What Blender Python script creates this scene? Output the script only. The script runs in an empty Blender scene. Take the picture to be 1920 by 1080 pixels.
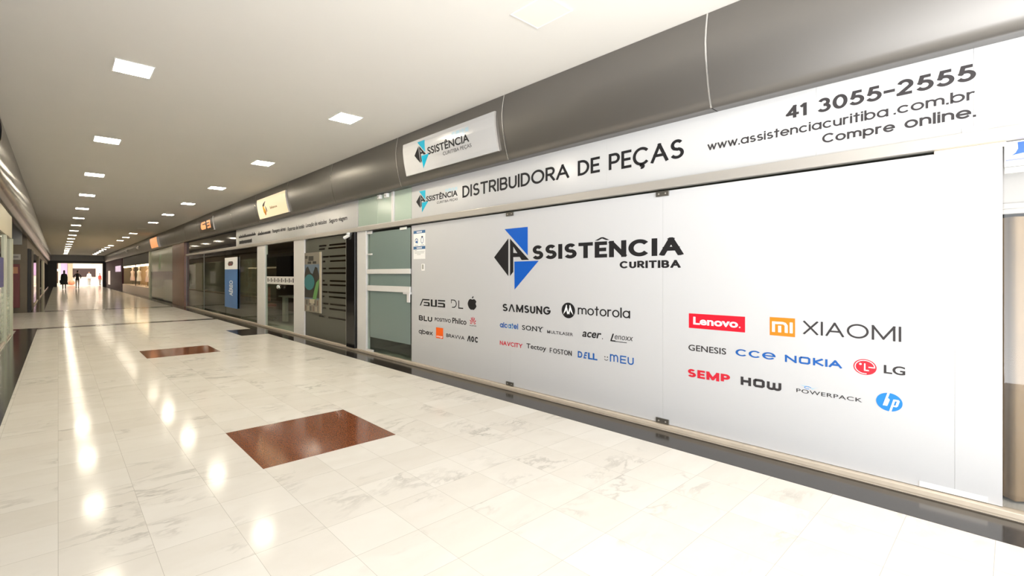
import bpy, bmesh, math, random
from mathutils import Vector
random.seed(7)
SC = bpy.context.scene
COL = SC.collection
PI = math.pi

# ------------------------------------------------------------------ camera, world, light, exposure
YAW = 38.05
cam = bpy.data.objects.new('camera', bpy.data.cameras.new('camera'))
COL.objects.link(cam)
cam.location = (0, 0, 1.40)
cam.rotation_euler = (PI / 2, 0, -math.radians(YAW))
cam.data.sensor_width = 36.0
cam.data.lens = 870 / 1920 * 36.0
cam.data.shift_x = 170 / 1920
cam.data.shift_y = -26 / 1920
cam.data.clip_start = 0.05
cam.data.clip_end = 300
SC.camera = cam

world = bpy.data.worlds.new('daylight')
SC.world = world
world.use_nodes = True
bg = world.node_tree.nodes['Background']
bg.inputs['Color'].default_value = (0.95, 0.975, 1.0, 1)
bg.inputs['Strength'].default_value = 6.0
# overcast sky above the horizon, brighter light added below it to lift the ceiling
_n = world.node_tree.nodes; _l = world.node_tree.links
_tc = _n.new('ShaderNodeTexCoord'); _sx = _n.new('ShaderNodeSeparateXYZ'); _mr = _n.new('ShaderNodeMapRange')
_mr.inputs[1].default_value = -0.15; _mr.inputs[2].default_value = 0.10; _mr.inputs[3].default_value = 9.5; _mr.inputs[4].default_value = 4.5
_l.new(_tc.outputs['Generated'], _sx.inputs[0]); _l.new(_sx.outputs[2], _mr.inputs[0]); _l.new(_mr.outputs[0], bg.inputs['Strength'])

SC.view_settings.view_transform = 'Standard'
SC.view_settings.look = 'None'
SC.view_settings.gamma = 1
SC.view_settings.use_curve_mapping = False
SC.view_settings.exposure = 0.45

# daylight comes in through the open entrance behind the camera (portal = sampling aid for the sky)
pl = bpy.data.lights.new('entrance_portal', 'AREA')
pl.shape = 'RECTANGLE'; pl.size = 4.9; pl.size_y = 3.5
pl.cycles.is_portal = True
po = bpy.data.objects.new('entrance_portal', pl); COL.objects.link(po)
po.location = (1.75, -3.0, 1.75); po.rotation_euler = (PI / 2, 0, 0)

# unseen opening added in the left side, letting daylight in beside the camera
pl2 = bpy.data.lights.new('added_side_portal', 'AREA')
pl2.shape = 'RECTANGLE'; pl2.size = 3.6; pl2.size_y = 2.7
pl2.cycles.is_portal = True
po2 = bpy.data.objects.new('added_side_portal', pl2); COL.objects.link(po2)
po2.location = (-.98, -1.2, 1.35); po2.rotation_euler = (PI / 2, 0, -PI / 2)

LAMP_POWER = 78.0          # emission of the ceiling panels

# ------------------------------------------------------------------ materials
def S(r, g, b):
    f = lambda c: (c / 255 / 12.92) if c <= 10.3 else ((c / 255 + 0.055) / 1.055) ** 2.4
    return (f(r), f(g), f(b), 1)

MATS = {}
def mat(name, col=(0.8, 0.8, 0.8, 1), rough=0.5, metal=0.0, spec=0.5, emis=None, es=0.0, noise=0.0, nscale=8.0, coat=0.0):
    if name in MATS: return MATS[name]
    m = bpy.data.materials.new(name); m.use_nodes = True
    nt = m.node_tree; b = nt.nodes['Principled BSDF']
    b.inputs['Base Color'].default_value = col
    b.inputs['Roughness'].default_value = rough
    b.inputs['Metallic'].default_value = metal
    b.inputs['Specular IOR Level'].default_value = spec
    b.inputs['Coat Weight'].default_value = coat
    if emis:
        b.inputs['Emission Color'].default_value = emis
        b.inputs['Emission Strength'].default_value = es
    if noise > 0:
        tc = nt.nodes.new('ShaderNodeTexCoord'); n = nt.nodes.new('ShaderNodeTexNoise')
        n.inputs['Scale'].default_value = nscale; n.inputs['Detail'].default_value = 5
        mx = nt.nodes.new('ShaderNodeMix'); mx.data_type = 'RGBA'
        mx.inputs[6].default_value = tuple(c * (1 - noise) for c in col[:3]) + (1,)
        mx.inputs[7].default_value = tuple(min(1, c * (1 + noise)) for c in col[:3]) + (1,)
        nt.links.new(tc.outputs['Object'], n.inputs['Vector'])
        nt.links.new(n.outputs['Fac'], mx.inputs[0])
        nt.links.new(mx.outputs[2], b.inputs['Base Color'])
    MATS[name] = m
    return m

def glass_mat(name, tint=(0.9, 0.95, 0.92, 1), refl=1.0):
    if name in MATS: return MATS[name]
    m = bpy.data.materials.new(name); m.use_nodes = True
    nt = m.node_tree
    for n in list(nt.nodes):
        if n.type != 'OUTPUT_MATERIAL': nt.nodes.remove(n)
    out = [n for n in nt.nodes if n.type == 'OUTPUT_MATERIAL'][0]
    t = nt.nodes.new('ShaderNodeBsdfTransparent'); t.inputs['Color'].default_value = tint
    g = nt.nodes.new('ShaderNodeBsdfGlossy'); g.inputs['Roughness'].default_value = 0.02
    fr = nt.nodes.new('ShaderNodeFresnel'); fr.inputs['IOR'].default_value = 1.55
    mu = nt.nodes.new('ShaderNodeMath'); mu.operation = 'MULTIPLY'; mu.inputs[1].default_value = refl; mu.use_clamp = True
    mx = nt.nodes.new('ShaderNodeMixShader')
    ge = nt.nodes.new('ShaderNodeNewGeometry'); sb_ = nt.nodes.new('ShaderNodeMath'); sb_.operation = 'SUBTRACT'; sb_.inputs[0].default_value = 1.0
    m2_ = nt.nodes.new('ShaderNodeMath'); m2_.operation = 'MULTIPLY'
    nt.links.new(ge.outputs['Backfacing'], sb_.inputs[1])          # no second reflection at the exit face of a pane
    nt.links.new(fr.outputs[0], mu.inputs[0]); nt.links.new(mu.outputs[0], m2_.inputs[0]); nt.links.new(sb_.outputs[0], m2_.inputs[1]); nt.links.new(m2_.outputs[0], mx.inputs[0])
    nt.links.new(t.outputs[0], mx.inputs[1]); nt.links.new(g.outputs[0], mx.inputs[2])
    nt.links.new(mx.outputs[0], out.inputs[0])
    MATS[name] = m
    return m

TX, TY, TX0, TY0 = 0.3885, 0.3255, 3.885, 0.06
def marble_mat():
    m = bpy.data.materials.new('white_marble_tiles'); m.use_nodes = True
    nt = m.node_tree; N = nt.nodes; L = nt.links; b = N['Principled BSDF']
    tc = N.new('ShaderNodeTexCoord'); sx = N.new('ShaderNodeSeparateXYZ'); L.new(tc.outputs['Object'], sx.inputs[0])
    def math_(op, a, v=None, w=None):
        n = N.new('ShaderNodeMath'); n.operation = op
        for i, q in enumerate((a, v, w)):
            if q is None: continue
            if isinstance(q, (int, float)): n.inputs[i].default_value = q
            else: L.new(q, n.inputs[i])
        return n.outputs[0]
    u = math_('DIVIDE', math_('SUBTRACT', sx.outputs[0], TX0), TX)
    v = math_('DIVIDE', math_('SUBTRACT', sx.outputs[1], TY0), TY)
    fu, fv = math_('FLOOR', u), math_('FLOOR', v)
    cx = N.new('ShaderNodeCombineXYZ'); L.new(fu, cx.inputs[0]); L.new(fv, cx.inputs[1])
    wn = N.new('ShaderNodeTexWhiteNoise'); wn.noise_dimensions = '2D'; L.new(cx.outputs[0], wn.inputs['Vector'])
    # joints
    def joint(f, p, w):
        a = math_('SUBTRACT', f, math_('FLOOR', f)); a = math_('MINIMUM', a, math_('SUBTRACT', 1.0, a))
        return math_('LESS_THAN', a, w / p)
    jo = math_('MAXIMUM', joint(u, TX, 0.0010), joint(v, TY, 0.0010))
    # veins: noise sampled with a per-tile offset
    va = N.new('ShaderNodeVectorMath'); va.operation = 'MULTIPLY_ADD'
    va.inputs[1].default_value = (9, 9, 9)
    L.new(wn.outputs['Color'], va.inputs[0]); L.new(tc.outputs['Object'], va.inputs[2])
    mp = N.new('ShaderNodeMapping'); mp.inputs['Scale'].default_value = (1.0, 2.6, 1.0); mp.inputs['Rotation'].default_value = (0, 0, 0.5)
    L.new(va.outputs[0], mp.inputs[0])
    n1 = N.new('ShaderNodeTexNoise'); n1.inputs['Scale'].default_value = 1.5; n1.inputs['Detail'].default_value = 7; n1.inputs['Roughness'].default_value = 0.62; n1.inputs['Distortion'].default_value = 0.5
    L.new(mp.outputs[0], n1.inputs['Vector'])
    rid = math_('ABSOLUTE', math_('SUBTRACT', n1.outputs['Fac'], 0.5))
    vein = math_('SUBTRACT', 1.0, math_('SMOOTH_MIN', math_('MULTIPLY', rid, 26.0), 1.0, 0.05))
    vein = math_('MAXIMUM', vein, 0.0)
    n2 = N.new('ShaderNodeTexNoise'); n2.inputs['Scale'].default_value = 1.7; n2.inputs['Detail'].default_value = 3
    L.new(va.outputs[0], n2.inputs['Vector'])
    msk = N.new('ShaderNodeMapRange'); msk.inputs[1].default_value = 0.52; msk.inputs[2].default_value = 0.72; L.new(n2.outputs['Fac'], msk.inputs[0])
    vein = math_('MULTIPLY', vein, msk.outputs[0])
    cl = N.new('ShaderNodeMapRange'); cl.inputs[1].default_value = 0.35; cl.inputs[2].default_value = 0.75; L.new(n1.outputs['Fac'], cl.inputs[0])
    base = N.new('ShaderNodeMix'); base.data_type = 'RGBA'
    base.inputs[6].default_value = (0.73, 0.70, 0.645, 1); base.inputs[7].default_value = (0.64, 0.60, 0.535, 1)
    fac = math_('ADD', math_('MULTIPLY', cl.outputs[0], 0.55), math_('MULTIPLY', wn.outputs['Value'], 0.45))
    L.new(fac, base.inputs[0])
    m2 = N.new('ShaderNodeMix'); m2.data_type = 'RGBA'; m2.inputs[7].default_value = (0.22, 0.20, 0.17, 1)
    L.new(math_('MULTIPLY', vein, 0.55), m2.inputs[0]); L.new(base.outputs[2], m2.inputs[6])
    m3 = N.new('ShaderNodeMix'); m3.data_type = 'RGBA'; m3.inputs[7].default_value = (0.36, 0.33, 0.28, 1)
    L.new(math_('MULTIPLY', jo, 0.8), m3.inputs[0]); L.new(m2.outputs[2], m3.inputs[6])
    L.new(m3.outputs[2], b.inputs['Base Color'])
    b.inputs['Roughness'].default_value = 0.12
    b.inputs['IOR'].default_value = 1.15
    b.inputs['Specular IOR Level'].default_value = 0.5
    return m

def granite_mat(name, c1, c2, c3, rough=0.12):
    m = bpy.data.materials.new(name); m.use_nodes = True
    nt = m.node_tree; N = nt.nodes; L = nt.links; b = N['Principled BSDF']
    tc = N.new('ShaderNodeTexCoord')
    n = N.new('ShaderNodeTexNoise'); n.inputs['Scale'].default_value = 120; n.inputs['Detail'].default_value = 4
    n.inputs['Roughness'].default_value = 0.7
    L.new(tc.outputs['Object'], n.inputs['Vector'])
    r = N.new('ShaderNodeValToRGB')
    r.color_ramp.elements[0].position = 0.36; r.color_ramp.elements[0].color = c1
    r.color_ramp.elements[1].position = 0.66; r.color_ramp.elements[1].color = c3
    e = r.color_ramp.elements.new(0.5); e.color = c2
    L.new(n.outputs['Fac'], r.inputs[0]); L.new(r.outputs[0], b.inputs['Base Color'])
    b.inputs['Roughness'].default_value = rough
    MATS[name] = m
    return m

def wood_mat(name, c1, c2, scale=(1, 1, 0.12), rough=0.3):
    m = bpy.data.materials.new(name); m.use_nodes = True
    nt = m.node_tree; N = nt.nodes; L = nt.links; b = N['Principled BSDF']
    tc = N.new('ShaderNodeTexCoord'); mp = N.new('ShaderNodeMapping'); mp.inputs['Scale'].default_value = scale
    n = N.new('ShaderNodeTexNoise'); n.inputs['Scale'].default_value = 9; n.inputs['Detail'].default_value = 6; n.inputs['Distortion'].default_value = 0.6
    mx = N.new('ShaderNodeMix'); mx.data_type = 'RGBA'; mx.inputs[6].default_value = c1; mx.inputs[7].default_value = c2
    L.new(tc.outputs['Object'], mp.inputs[0]); L.new(mp.outputs[0], n.inputs['Vector'])
    L.new(n.outputs['Fac'], mx.inputs[0]); L.new(mx.outputs[2], b.inputs['Base Color'])
    b.inputs['Roughness'].default_value = rough
    MATS[name] = m
    return m

M_FLOOR = marble_mat()
M_BLACKG = granite_mat('black_granite', (0.010, 0.008, 0.007, 1), (0.030, 0.025, 0.022, 1), (0.075, 0.066, 0.058, 1), 0.14)
M_BROWNG = granite_mat('brown_granite', (0.035, 0.009, 0.004, 1), (0.19, 0.055, 0.020, 1), (0.30, 0.11, 0.05, 1), 0.10)
M_CEIL = mat('ceiling_paint', (0.70, 0.67, 0.62, 1), 0.9, noise=0.02, nscale=1.5)
M_FASCIA = mat('brushed_grey_metal', (0.215, 0.203, 0.19, 1), 0.40, metal=0.85)
M_FASCIAL = mat('glossy_bronze_metal', (0.085, 0.072, 0.056, 1), 0.2, metal=0.65)
M_SEAM = mat('bright_trim_metal', (0.75, 0.74, 0.72, 1), 0.25, metal=0.8)
M_FILM = mat('white_window_film', (0.50, 0.497, 0.50, 1), 0.32)
M_FILM2 = mat('white_sign_acrylic', (0.50, 0.495, 0.49, 1), 0.18)
M_ALU = mat('anodised_aluminium', (0.50, 0.47, 0.43, 1), 0.35, metal=0.55)
M_SILL = mat('beige_aluminium_sill', (0.62, 0.53, 0.42, 1), 0.4, metal=0.2, noise=0.12, nscale=14)
M_INK = mat('black_vinyl', (0.012, 0.011, 0.012, 1), 0.5, spec=0.25)
M_INK2 = mat('dark_grey_vinyl', (0.034, 0.030, 0.031, 1), 0.5, spec=0.25)
M_WHITE = mat('white_vinyl', (0.85, 0.85, 0.84, 1), 0.4)
M_BLUE = mat('blue_vinyl', S(6, 84, 178), 0.35)
M_CYAN = mat('turquoise_vinyl', S(0, 160, 190), 0.35)
M_LBLUE = mat('pale_blue_vinyl', S(140, 185, 205), 0.4)
M_DBLUE = mat('deep_blue_vinyl', S(14, 84, 158), 0.35)
M_RED = mat('red_vinyl', S(226, 16, 40), 0.35)
M_DRED = mat('crimson_vinyl', S(196, 28, 48), 0.35)
M_ORANGE = mat('orange_vinyl', S(245, 120, 20), 0.35)
M_ORANGE2 = mat('bright_orange_vinyl', S(240, 95, 15), 0.35)
M_HPBLUE = mat('sky_blue_vinyl', S(10, 118, 196), 0.35)
M_GREYINK = mat('grey_vinyl', S(120, 120, 120), 0.4)
M_STEEL = mat('patch_fitting_steel', (0.16, 0.15, 0.13, 1), 0.35, metal=0.7)
M_WPAINT = mat('white_painted_aluminium', (0.64, 0.625, 0.61, 1), 0.35)
M_WPLASTIC = mat('white_plastic', (0.8, 0.79, 0.77, 1), 0.35)
M_BLACK = mat('gloss_black_panel', (0.008, 0.007, 0.007, 1), 0.12)
M_DARK = mat('dark_paint', (0.020, 0.017, 0.016, 1), 0.5)
M_FROST = mat('frosted_teal_glass', (0.175, 0.225, 0.21, 1), 0.22, spec=0.5)
M_FROST2 = mat('frosted_pale_green_glass', (0.40, 0.485, 0.41, 1), 0.16, spec=0.5)
M_FROST3 = mat('frosted_grey_film', (0.085, 0.085, 0.068, 1), 0.25)
M_GLASS = glass_mat('clear_glass', (0.88, 0.94, 0.90, 1), 1.1)
M_GLASSD = glass_mat('dark_tinted_glass', (0.30, 0.32, 0.27, 1), 1.3)
M_GLASSM = glass_mat('grey_tinted_glass', (0.55, 0.58, 0.52, 1), 1.2)
M_BROWNCOL = wood_mat('polished_brown_stone', (0.10, 0.035, 0.018, 1), (0.25, 0.105, 0.055, 1), (1, 1, 0.3), 0.28)
M_OLIVE = mat('olive_brown_wall', (0.17, 0.135, 0.085, 1), 0.45, noise=0.1, nscale=3)
M_INT = mat('dim_interior_wall', (0.22, 0.19, 0.15, 1), 0.7, noise=0.08, nscale=3)
M_INTB = mat('brown_timber_panelling', (0.13, 0.055, 0.028, 1), 0.4, noise=0.2, nscale=6)
M_INTW = mat('warm_white_wall', (0.78, 0.72, 0.62, 1), 0.6)
M_PURPLE = mat('dark_purple_panel', (0.045, 0.018, 0.028, 1), 0.5, spec=0.08, noise=0.2, nscale=2)
M_DIFF = mat('lamp_diffuser_lit', (0.9, 0.9, 0.88, 1), 0.5, emis=(1.0, 0.91, 0.74, 1), es=LAMP_POWER)
M_DIFF2 = mat('lamp_diffuser_lit_dimmer', (0.9, 0.9, 0.88, 1), 0.5, emis=(1.0, 0.89, 0.70, 1), es=LAMP_POWER * 0.42)
M_DIFFOFF = mat('lamp_diffuser_unlit', (0.82, 0.78, 0.68, 1), 0.5)
M_SHOPLAMP = mat('shop_lamp_lit', (0.9, 0.9, 0.88, 1), 0.5, emis=(1.0, 0.86, 0.66, 1), es=9.0)

# ------------------------------------------------------------------ object helpers
def wloc(o):
    v = Vector((0, 0, 0))
    while o is not None:
        v += o.location; o = o.parent
    return v

def obj(name, verts, faces, m, parent=None, smooth=False, mi=None):
    off = wloc(parent) if parent else Vector((0, 0, 0))
    me = bpy.data.meshes.new(name)
    me.from_pydata([tuple(Vector(v) - off) for v in verts], [], faces)
    for q in (m if isinstance(m, (list, tuple)) else [m]): me.materials.append(q)
    if mi:
        for p, i in zip(me.polygons, mi): p.material_index = i
    if smooth:
        for p in me.polygons: p.use_smooth = True
    me.update()
    o = bpy.data.objects.new(name, me); COL.objects.link(o)
    if parent: o.parent = parent
    return o

def tag(o, label=None, cat=None, group=None, kind=None):
    if label: o['label'] = label
    if cat: o['category'] = cat
    if group: o['group'] = group
    if kind: o['kind'] = kind
    return o

def thing(name, loc, label, cat, group=None):
    o = bpy.data.objects.new(name, None); COL.objects.link(o)
    o.location = loc; o.empty_display_size = 0.1
    return tag(o, label, cat, group)

def struct(o): o['kind'] = 'structure'; return o

class MB:
    """collects boxes, tubes, prisms into one mesh (world coordinates)"""
    def __init__(s): s.v = []; s.f = []; s.mi = []; s.cm = 0
    def add(s, vs, fs):
        k = len(s.v); s.v += [tuple(v) for v in vs]
        for f in fs: s.f.append([i + k for i in f]); s.mi.append(s.cm)
        return s
    def box(s, x0, x1, y0, y1, z0, z1, bev=0.0):
        x0, x1 = min(x0, x1), max(x0, x1); y0, y1 = min(y0, y1), max(y0, y1); z0, z1 = min(z0, z1), max(z0, z1)
        if bev <= 0:
            vs = [(x, y, z) for x in (x0, x1) for y in (y0, y1) for z in (z0, z1)]
            return s.add(vs, [(0, 1, 3, 2), (4, 6, 7, 5), (0, 4, 5, 1), (2, 3, 7, 6), (0, 2, 6, 4), (1, 5, 7, 3)])
        bm = bmesh.new(); bmesh.ops.create_cube(bm, size=1)
        for v in bm.verts:
            v.co = Vector(((x0 + x1) / 2 + v.co.x * (x1 - x0), (y0 + y1) / 2 + v.co.y * (y1 - y0), (z0 + z1) / 2 + v.co.z * (z1 - z0)))
        b = min(bev, (x1 - x0) * 0.45, (y1 - y0) * 0.45, (z1 - z0) * 0.45)
        bmesh.ops.bevel(bm, geom=bm.edges[:], offset=b, segments=2, affect='EDGES', profile=0.5)
        return s.addbm(bm)
    def addbm(s, bm):
        bm.verts.index_update()
        vs = [v.co.copy() for v in bm.verts]; fs = [[v.index for v in f.verts] for f in bm.faces]
        bm.free(); return s.add(vs, fs)
    def cyl(s, p, q, r, r2=None, n=14):
        p, q = Vector(p), Vector(q); d = (q - p).normalized(); r2 = r if r2 is None else r2
        a = d.orthogonal().normalized(); b = d.cross(a)
        vs = []
        for c, rr in ((p, r), (q, r2)):
            for i in range(n):
                t = 2 * PI * i / n; vs.append(c + a * math.cos(t) * rr + b * math.sin(t) * rr)
        fs = [(i, (i + 1) % n, n + (i + 1) % n, n + i) for i in range(n)]
        fs += [tuple(range(n - 1, -1, -1)), tuple(range(n, 2 * n))]
        return s.add(vs, fs)
    def ell(s, c, rx, ry, rz, n=16):
        bm = bmesh.new(); bmesh.ops.create_uvsphere(bm, u_segments=n, v_segments=n // 2 + 2, radius=1)
        for v in bm.verts: v.co = Vector((c[0] + v.co.x * rx, c[1] + v.co.y * ry, c[2] + v.co.z * rz))
        return s.addbm(bm)
    def build(s, name, m, parent=None, smooth=False):
        return obj(name, s.v, s.f, m, parent, smooth, s.mi if isinstance(m, (list, tuple)) else None)

def box(name, x0, x1, y0, y1, z0, z1, m, parent=None, bev=0.0):
    return MB().box(x0, x1, y0, y1, z0, z1, bev).build(name, m, parent)

# ------------------------------------------------------------------ lettering on planes
# A decal lives in (a, z): a runs left-to-right as the viewer sees it. side=+1: wall at +X facing -X (a = -Y).
class Dec:
    def __init__(s, X=4.312, side=1): s.X = X; s.side = side; s.v = []; s.f = []; s.mi = []; s.m = []; s.cnt = 0
    def _m(s, m):
        if m not in s.m: s.m.append(m)
        return s.m.index(m)
    def poly(s, pts, m, lay=0):
        """pts are (Y, z)"""
        s.cnt = (s.cnt + 1) % 7
        k = len(s.v); x = s.X - s.side * 0.0008 * (lay + s.cnt * .06)
        s.v += [(x, y, z) for y, z in pts]; s.f.append(list(range(k, k + len(pts)))); s.mi.append(s._m(m)); return s
    def rect(s, y0, y1, z0, z1, m, lay=0): return s.poly([(y0, z0), (y1, z0), (y1, z1), (y0, z1)], m, lay)
    def ellipse(s, yc, zc, ry, rz, m, lay=0, n=40):
        return s.poly([(yc + ry * math.cos(2 * PI * i / n), zc + rz * math.sin(2 * PI * i / n)) for i in range(n)], m, lay)
    def ring(s, yc, zc, ry, rz, w, m, lay=0, a0=0, a1=360, n=40):
        for i in range(n):
            t0, t1 = math.radians(a0 + (a1 - a0) * i / n), math.radians(a0 + (a1 - a0) * (i + 1) / n)
            k0 = 1 - w / ry; k1 = 1 - w / rz
            s.poly([(yc - ry * math.cos(t0), zc + rz * math.sin(t0)), (yc - ry * math.cos(t1), zc + rz * math.sin(t1)),
                    (yc - ry * k0 * math.cos(t1), zc + rz * k1 * math.sin(t1)), (yc - ry * k0 * math.cos(t0), zc + rz * k1 * math.sin(t0))], m, lay)
        return s
    def text(s, body, yl, yr, z0, z1, m, off=0.0, lay=0, space=1.0, shear=0.0, rot=False):
        vs, fs = text_mesh(body, off, space, shear)
        xs = [v[0] for v in vs]; ys = [v[1] for v in vs]
        x0, x1, b0, b1 = min(xs), max(xs), min(ys), max(ys)
        k = len(s.v); x = s.X - s.side * 0.0008 * lay
        for vx, vy in vs:
            p, q = (vx - x0) / (x1 - x0), (vy - b0) / (b1 - b0)
            if rot: p, q = 1 - q, p
            s.v.append((x, yl + (yr - yl) * p, z0 + (z1 - z0) * q))
        mi = s._m(m)
        for f in fs: s.f.append([i + k for i in f]); s.mi.append(mi)
        return s
    def stroke(s, body, yl, yr, z0, z1, t, m, lay=0, gap=0.28, shear=0.0, tz=None):
        """skeleton font: geometric round letters of constant stroke t"""
        k_ = (tz / t) if tz else 1.0          # work in a space where the stroke is tz wide, stretch back at the end
        W = abs(yr - yl) * k_; Hh = z1 - z0; t = t * k_; h = t / 2
        n = len(body); sw = sum(0.5 if c == ' ' else GLY[c][1] for c in body)
        ys = [p[1] for c in body if c != ' ' for l in GLY[c][0] for p in l]; b0, b1 = min(ys), max(ys)
        kx = (W - n * t) / (sw + (n - 1) * gap * .5)
        fy = lambda y: h + (y - b0) / max(b1 - b0, 1e-6) * (Hh - t)
        st = []; cx = h
        for ch in body:
            if ch == ' ': cx += .5 * kx + t + gap * .5 * kx; continue
            g, w = GLY[ch]
            for line in g: st.append([(cx + (x + shear * y) * kx, fy(y)) for x, y in line])
            cx += w * kx + t + gap * .5 * kx
        sg = 1 if yr > yl else -1
        for line in st:
            P = [Vector(q_) for q_ in line]
            n = len(P); closed = (P[0] - P[-1]).length < 1e-6 and n > 2
            for i in range(n - 1):
                a, b = P[i], P[i + 1]; d = b - a
                if d.length < 1e-9: continue
                d.normalize(); nn = Vector((-d.y, d.x)) * h
                def ext(j, other):
                    if not closed and (j == 0 or j == n - 1): return h * (1.0 if n <= 5 else 0.15)
                    if closed and (j == 0 or j == n - 1): prev, nxt = P[n - 2], P[1]
                    else: prev, nxt = P[j - 1], P[j + 1]
                    c = P[j]; u = (c - prev).normalized(); w = (nxt - c).normalized()
                    ang = math.acos(max(-1, min(1, u.dot(w))))
                    return h * min(1.0, math.tan(min(ang, 2.6) / 2))
                q = [a - d * ext(i, 0) + nn, a - d * ext(i, 0) - nn, b + d * ext(i + 1, 0) - nn, b + d * ext(i + 1, 0) + nn]
                q = clipz(q, 0.0, Hh)
                if len(q) >= 3:
                    s.poly([(yl + sg * p.x / k_, z0 + p.y) for p in q], m, lay)
        return s
    def build(s, name, parent=None, label=None):
        o = obj(name, s.v, s.f, s.m, parent, False, s.mi)
        if label: o['label'] = label
        return o

def clipz(q, lo, hi):
    for sgn, lim in ((1, lo), (-1, hi)):
        out = []
        for i in range(len(q)):
            a, b = q[i], q[(i + 1) % len(q)]
            da, db = sgn * (a.y - lim), sgn * (b.y - lim)
            if da >= 0: out.append(a)
            if (da > 0 and db < 0) or (da < 0 and db > 0): out.append(a + (b - a) * (da / (da - db)))
        q = out
        if len(q) < 3: return []
    return q

_TC = {}
def text_mesh(body, off, space, shear):
    key = (body, off, space, shear)
    if key in _TC: return _TC[key]
    c = bpy.data.curves.new('lettering', 'FONT'); c.body = body; c.offset = off; c.space_character = space; c.shear = shear
    c.resolution_u = 4
    o = bpy.data.objects.new('lettering_source', c); COL.objects.link(o)
    bpy.context.view_layer.update()
    me = bpy.data.meshes.new_from_object(o.evaluated_get(bpy.context.evaluated_depsgraph_get()))
    vs = [(v.co.x, v.co.y) for v in me.vertices]; fs = [list(p.vertices) for p in me.polygons]
    COL.objects.unlink(o); bpy.data.objects.remove(o); bpy.data.curves.remove(c); bpy.data.meshes.remove(me)
    _TC[key] = (vs, fs)
    return vs, fs

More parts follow.
